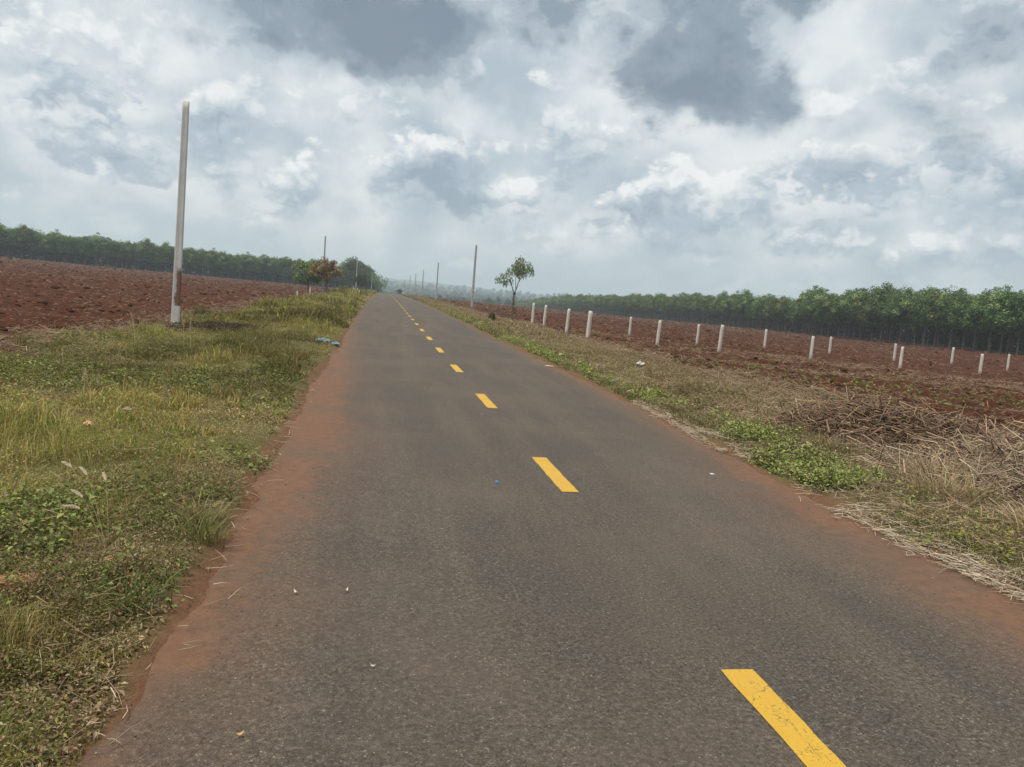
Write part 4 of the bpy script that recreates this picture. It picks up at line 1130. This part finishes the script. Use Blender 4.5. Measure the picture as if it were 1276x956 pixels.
leaf_on_road(.05, 3.2, .03, (.5, .45, .36), "tiny pale leaf fleck on the asphalt above the dead leaf", 2.9)

# blue bottle cap: ribbed shell with a rim
def bottle_cap():
    x, y = 1.09, 6.61; n = 28
    a = np.arange(n) * 2 * math.pi / n; rib = 1 + .04 * (np.arange(n) % 2)
    prof = [(.016, 0), (.0165, .002), (.0155, .003), (.015, .012), (.0135, .0145), (.006, .015)]
    V = np.concatenate([np.stack([np.cos(a) * r * (rib if 0 < k < 4 else 1), np.sin(a) * r * (rib if 0 < k < 4 else 1), np.full(n, z)], 1) for k, (r, z) in enumerate(prof)])
    i = (np.arange(len(prof) - 1)[:, None] * n + np.arange(n)[None]); j = (np.arange(len(prof) - 1)[:, None] * n + (np.arange(n)[None] + 1) % n)
    q = np.stack([i, j, j + n, i + n], -1).reshape(-1, 4); V = np.concatenate([V, [[0, 0, .015]]]); last = (len(prof) - 1) * n
    t = np.stack([last + np.arange(n), last + (np.arange(n) + 1) % n, np.full(n, len(V) - 1)], 1)
    o = link("bottle_cap", mesh_data("bottle_cap", V, [q, t], simple("blue_plastic", (.03, .20, .42), .4)), loc=(x, y, float(road_z(x, y)) + .001))
    tag(o, "bright blue plastic bottle cap lying on the asphalt left of the yellow dash", "bottle cap")
bottle_cap()

# broken clay lumps in the grass
M_clay = simple("fired_clay", (.34, .17, .095), .9, .3, 14)
def lump(x, y, sx, sy, sz, seed, label, rz):
    r = np.random.default_rng(seed)
    import bmesh
    bm = bmesh.new(); bmesh.ops.create_cube(bm, size=2); bmesh.ops.subdivide_edges(bm, edges=bm.edges[:], cuts=4, use_grid_fill=True)
    for v in bm.verts:
        k = v.co.normalized(); q = v.co * .72 + k * .42
        d = .75 + .5 * float(fbm(np.array([q.x * 1.2 + seed]), np.array([q.y * 1.2 + q.z * 1.7]), seed)[0])
        v.co = Vector((q.x * sx * d, q.y * sy * d, q.z * sz * d))
    me = bpy.data.meshes.new("clay_lump"); bm.to_mesh(me); bm.free(); me.materials.append(M_clay)
    o = link("clay_lump", me, loc=(x, y, gz(x, y) + sz * .55), rotz=rz)
    tag(o, label, "clay lump", "broken clay lumps in the left verge")
lump(-1.66, 3.92, .085, .06, .045, 1, "flat orange clay lump in the left grass at the picture's edge", .2)
lump(-1.32, 4.22, .05, .04, .04, 2, "rounded clay lump half hidden in the grass left of the flat lump by the road", .8)
lump(-1.20, 4.10, .045, .03, .022, 3, "small flat orange clay lump nearest the left road edge", .1)

# ------------------------------------------------------------------ haze
def haze():
    X, Z0, Z1 = 4950, -16.5, 72
    v = np.array([(sx * X, sy * X, z) for z in (Z0, Z1) for sx, sy in ((-1, -1), (1, -1), (1, 1), (-1, 1))], float)
    f = np.array([(3, 2, 1, 0), (4, 5, 6, 7), (0, 1, 5, 4), (1, 2, 6, 5), (2, 3, 7, 6), (3, 0, 4, 7)])
    m = bpy.data.materials.new("haze_air"); m.use_nodes = True; nt = m.node_tree; nt.nodes.clear()
    out = nt.nodes.new("ShaderNodeOutputMaterial"); pv = nt.nodes.new("ShaderNodeVolumePrincipled")
    pv.inputs["Color"].default_value = (.72, .87, 1.0, 1); pv.inputs["Density"].default_value = HAZE; pv.inputs["Anisotropy"].default_value = 0.2
    nt.links.new(pv.outputs[0], out.inputs["Volume"])
    tag(link("haze", mesh_data("haze", v, [f], m)), "pale bluish haze hanging over the fields", kind="stuff")
HAZE = .00048
haze()

# ------------------------------------------------------------------ camera
cam = bpy.data.cameras.new("camera"); co = bpy.data.objects.new("camera", cam); COL.objects.link(co)
cam.sensor_width = 36; cam.lens = 36 * 960 / 1276; cam.clip_start = .05; cam.clip_end = 20000
yaw, pit, rol = rad(9.902), rad(6.070), rad(4.5)
f = Vector((math.sin(yaw) * math.cos(pit), math.cos(yaw) * math.cos(pit), -math.sin(pit)))
rt = Vector((math.cos(yaw), -math.sin(yaw), 0)); up = rt.cross(f)
r2 = rt * math.cos(rol) + up * math.sin(rol); u2 = -rt * math.sin(rol) + up * math.cos(rol)
M = Matrix((r2, u2, -f)).transposed().to_4x4(); M.translation = (0, 0, 1.6)
co.matrix_world = M
scene.camera = co

# ------------------------------------------------------------------ sun and sky
SUN_AZ, SUN_EL = -120.0, 66.0      # azimuth clockwise from the road direction
sd = Vector((math.sin(rad(SUN_AZ)) * math.cos(rad(SUN_EL)), math.cos(rad(SUN_AZ)) * math.cos(rad(SUN_EL)), math.sin(rad(SUN_EL))))
sun = bpy.data.lights.new("sun", "SUN"); so = bpy.data.objects.new("sun", sun); COL.objects.link(so)
sun.energy = 2.3; sun.angle = rad(11); sun.color = (1, .90, .76)
so.rotation_euler = sd.to_track_quat("Z", "Y").to_euler()

def sky():
    w = bpy.data.worlds.new("World"); scene.world = w; w.use_nodes = True
    t = NT(w.node_tree); bg = [n for n in t.n if n.type == "BACKGROUND"][0]
    STR = .1
    nis = t.new("ShaderNodeTexSky", sky_type="NISHITA", sun_disc=False, sun_elevation=rad(SUN_EL), sun_rotation=rad(SUN_AZ))
    nis.air_density = 1.2; nis.dust_density = 2.5
    g = t.new("ShaderNodeTexCoord").outputs["Generated"]
    s = t.new("ShaderNodeSeparateXYZ"); t.l.new(g, s.inputs[0])
    az = t.math("MULTIPLY", t.math("ARCTAN2", s.outputs[0], s.outputs[1]), 57.29578)
    el = t.math("MULTIPLY", t.math("ARCSINE", s.outputs[2]), 57.29578)
    cb = t.new("ShaderNodeCombineXYZ"); t.l.new(az, cb.inputs[0]); t.l.new(el, cb.inputs[1]); uv = cb.outputs[0]
    wn = t.noise(uv, .13, 3, .5, color=True, dim="2D"); wn2 = t.noise(uv, .5, 4, .55, color=True, dim="2D")
    c5 = (.5, .5, .5)
    w1 = t.vmath("SCALE", t.vmath("SUBTRACT", wn, c5), scale=5.5)
    w2 = t.vmath("SCALE", t.vmath("SUBTRACT", wn2, c5), scale=2.4)
    uw = t.vmath("ADD", uv, t.vmath("ADD", w1, w2))
    us = t.vmath("ADD", uv, w2)
    def acc(lst, vec, lo, hi):
        o = None
        for (u, v, ru, rv, a) in lst:
            d = t.vmath("LENGTH", t.vmath("MULTIPLY", t.vmath("SUBTRACT", vec, (u, v, 0)), (1 / ru, 1 / rv, 0)))
            x = t.maprange(d, lo, hi, a, 0, True)
            o = x if o is None else t.math("ADD", o, x)
        return o
    def stretch(v, sx, sy):
        return t.vmath("MULTIPLY", v, (sx, sy, 1))
    # heaped-cloud density: soft fractal plus rounded cells; read twice to see which side faces the light
    def heap(v):
        q = stretch(v, .85, 1.2)
        f = t.noise(q, .24, 8, .54, dim="2D")
        q2 = t.vmath("ADD", q, t.vmath("SCALE", t.vmath("SUBTRACT", t.noise(q, .6, 3, .5, color=True, dim="2D"), c5), scale=1.6))
        b1 = t.voro(q2, .33, "SMOOTH_F1", smooth=.75, dim="2D"); b2 = t.voro(q2, .95, "SMOOTH_F1", smooth=.7, dim="2D")
        b3 = t.voro(t.vmath("ADD", q2, t.vmath("SCALE", t.vmath("SUBTRACT", t.noise(q, 2.0, 3, .5, color=True, dim="2D"), c5), scale=.5)), 2.3, "SMOOTH_F1", smooth=.6, dim="2D")
        b = t.math("ADD", t.math("ADD", t.math("MULTIPLY", b1, -.55), t.math("MULTIPLY", b2, -.26)), t.math("MULTIPLY", b3, -.13))
        return t.math("ADD", t.math("MULTIPLY", f, .85), t.math("MULTIPLY", b, .72))
    h0 = heap(uv); h1 = heap(t.vmath("ADD", uv, (-.35, 1.0, 0)))
    relief = t.math("SUBTRACT", h0, h1)           # > 0 on the upper, sun-facing side of each heap
    base = t.noise(stretch(uv, .8, 1.3), .10, 5, .5, dim="2D")
    soft = t.noise(stretch(uv, .8, 1.2), .34, 5, .5, dim="2D")
    # luminous veil
    col = t.ramp(t.math("ADD", t.math("MULTIPLY", base, .65), t.math("MULTIPLY", soft, .35)), SHEET)
    col = t.mix(t.math("MULTIPLY", t.maprange(el, 0, 6.5, 1, 0, True), .8), col, HORIZ)
    # heaped clouds
    cov = acc(MIDB, us, .1, 1.25); cov_up = acc(MIDB, t.vmath("ADD", us, (-.3, 1.5, 0)), .1, 1.25); wh = acc(PUFFS, us, .0, 1.3)
    dens = t.math("ADD", t.math("MULTIPLY", t.math("ADD", h0, -.06), 2.5), t.math("ADD", t.math("MULTIPLY", cov, .95), t.math("MULTIPLY", wh, .45)))
    mm = t.maprange(dens, .36, .84, 0, 1, True)
    sh = t.math("ADD", t.math("MULTIPLY", relief, 2.3), t.math("SUBTRACT", t.math("MULTIPLY", wh, .55), t.math("MULTIPLY", cov, .95)))
    sh = t.math("ADD", sh, t.math("MULTIPLY", t.math("SUBTRACT", cov, cov_up), 1.5))
    sh = t.math("ADD", sh, t.math("MULTIPLY", t.math("SUBTRACT", soft, .5), .5))
    sh = t.maprange(sh, -1.35, .80)
    ccol = t.ramp(sh, [(.05, (.30, .385, .47)), (.42, (.43, .52, .60)), (.60, (.60, .67, .715)), (.76, (.80, .83, .845)), (.93, (1.0, 1.0, .985))], "EASE")
    fade = t.math("MULTIPLY", t.maprange(el, .5, 6, .4, 1, True), .9)
    col = t.mix(t.math("MULTIPLY", mm, fade), col, ccol)
    # bright breaks
    br = acc(BRIGHT, uw, .0, 1.3)
    col = t.mix(t.math("MINIMUM", br, .82), col, t.mix(soft, (.78, .82, .84), (.98, .985, .98)))
    # thick dark bases overhead: soft, smoky edges
    dk = acc(DARK, uw, .1, 1.3)
    dd = t.math("ADD", dk, t.math("ADD", t.math("MULTIPLY", t.math("SUBTRACT", soft, .5), .5), t.math("MULTIPLY", t.math("ADD", h0, -.1), .95)))
    dm = t.maprange(dd, .08, .76, 0, 1, True)
    dsh = t.math("ADD", t.math("ADD", dd, t.math("MULTIPLY", t.math("SUBTRACT", base, .5), 1.3)), t.math("MULTIPLY", relief, -1.5))
    dsh = t.math("MULTIPLY", dsh, .66)
    dcol = t.ramp(dsh, [(.10, (.60, .66, .70)), (.30, (.43, .50, .56)), (.55, (.275, .345, .41)), (.95, (.20, .258, .32))], "EASE")
    col = t.mix(t.math("MULTIPLY", dm, .96), col, dcol)
    # overhead and behind, outside the picture: unseen cloud made bright and warm to light the ground, brightest round the veiled sun
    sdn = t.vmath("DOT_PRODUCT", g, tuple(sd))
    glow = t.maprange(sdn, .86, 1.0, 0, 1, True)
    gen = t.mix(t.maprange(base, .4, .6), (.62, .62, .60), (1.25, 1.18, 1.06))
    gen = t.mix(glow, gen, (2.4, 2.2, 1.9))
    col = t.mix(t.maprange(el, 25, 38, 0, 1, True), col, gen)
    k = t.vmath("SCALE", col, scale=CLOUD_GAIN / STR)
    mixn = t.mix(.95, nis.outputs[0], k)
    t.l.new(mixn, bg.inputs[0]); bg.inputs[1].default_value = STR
    w.cycles.sampling_method = "MANUAL"; w.cycles.sample_map_resolution = 512
EXPO = .5
CLOUD_GAIN = 1.0 / 2 ** EXPO
SHEET = [(.36, (.46, .545, .615)), (.48, (.59, .66, .705)), (.60, (.80, .83, .845)), (.72, (.90, .915, .915))]
HORIZ = (.53, .62, .665)
DARK = [(-5.5, 18.6, 11.0, 4.6, 1.1), (1.2, 17.0, 4.6, 3.6, .9), (9.4, 19.8, 5.1, 3.1, .95), (20.6, 18.2, 7.6, 5.2, 1.0), (23.1, 14.6, 5.4, 2.9, .7), (27.8, 15.2, 2.3, 3.0, .6), (28.2, 21.6, 5.5, 1.6, .9), (39.6, 18.2, 4.5, 3.6, .6), (36.0, 12.5, 8.0, 2.6, .30)]
MIDB = [(-13, 11.4, 4.5, 2.0, .6), (10.2, 8.2, 3.0, 1.6, .5), (30.5, 6.2, 4.5, 1.3, .5), (-8.0, 4.6, 5.5, 1.0, .45), (8, 4.6, 6, .9, .4), (22, 4.4, 6, .8, .45), (13, 12.6, 3, 1.6, .45), (-19, 6.0, 5, 1.4, .4), (4.5, 8.6, 4.6, 2.8, .6), (27, 9.2, 6, 2.4, .45), (33, 8.8, 5, 1.6, .5), (3.0, 9.3, 5.1, 3.3, .9), (17.6, 8.5, 6.2, 1.7, .9), (23.4, 6.6, 7.1, 1.6, .6), (-5.4, 7.3, 3.6, 1.7, .55), (-20.3, 11.6, 4.8, 3.6, .6), (-15.2, 7.9, 10.7, 2.4, .5), (40.8, 10, 3.6, 3.6, .6), (12.2, 10.8, 4.2, 1.8, .3), (36.9, 5.5, 11.9, 1.5, .45), (16.6, 13.2, 4.8, 1.2, .3), (34, 11.5, 8, 2.4, .6), (-10, 12, 4, 2, .3), (28, 12, 4, 2, .3)]
BRIGHT = [(4.2, 13.3, 4.4, 2.2, .75), (29.4, 18.1, 4.8, 3.3, .95), (-6.6, 11.2, 4.2, 1.8, .45), (14.6, 14.9, 3.2, 2.2, .5), (-13.0, 14.4, 4.8, 2.6, .6), (13.6, 20.2, 1.5, 3.6, .5), (8.2, 11.6, 4.2, 1.4, .45), (-20.8, 16.0, 5.4, 2.2, .35)]
PUFFS = [(16, 10.8, 3.1, 1.5, 1), (24.3, 7.7, 2.9, 1.3, 1), (35.7, 8.2, 4.2, 1.8, .9), (-6.6, 9.8, 4.8, 2.0, .9), (.5, 12.3, 3.2, 1.4, .9), (20.8, 10.4, 2.6, 1.6, .8), (30.2, 14.6, 3.4, 1.5, .9), (9, 7.6, 3.6, 2.2, .8), (16.7, 5.3, 3.4, 1.1, .7), (-14.4, 5.4, 3.6, 1.6, .6), (-19.9, 13.8, 5.4, 2.2, .6), (24.0, 9.6, 2.4, 1.0, .8), (38, 14.6, 3, 1.3, .7), (-2, 6, 4, 1, .5), (30, 4.5, 5, .9, .5)]
sky()

# ------------------------------------------------------------------ render settings
scene.view_settings.view_transform = "Standard"; scene.view_settings.look = "None"; scene.view_settings.gamma = 1; scene.view_settings.use_curve_mapping = False
scene.view_settings.exposure = EXPO
scene.render.engine = "CYCLES"
cy = scene.cycles
cy.max_bounces = 6; cy.diffuse_bounces = 3; cy.glossy_bounces = 2; cy.transmission_bounces = 3; cy.volume_bounces = 1; cy.transparent_max_bounces = 4
cy.use_denoising = True; cy.use_adaptive_sampling = True; cy.adaptive_threshold = .02
cy.sample_clamp_indirect = 4
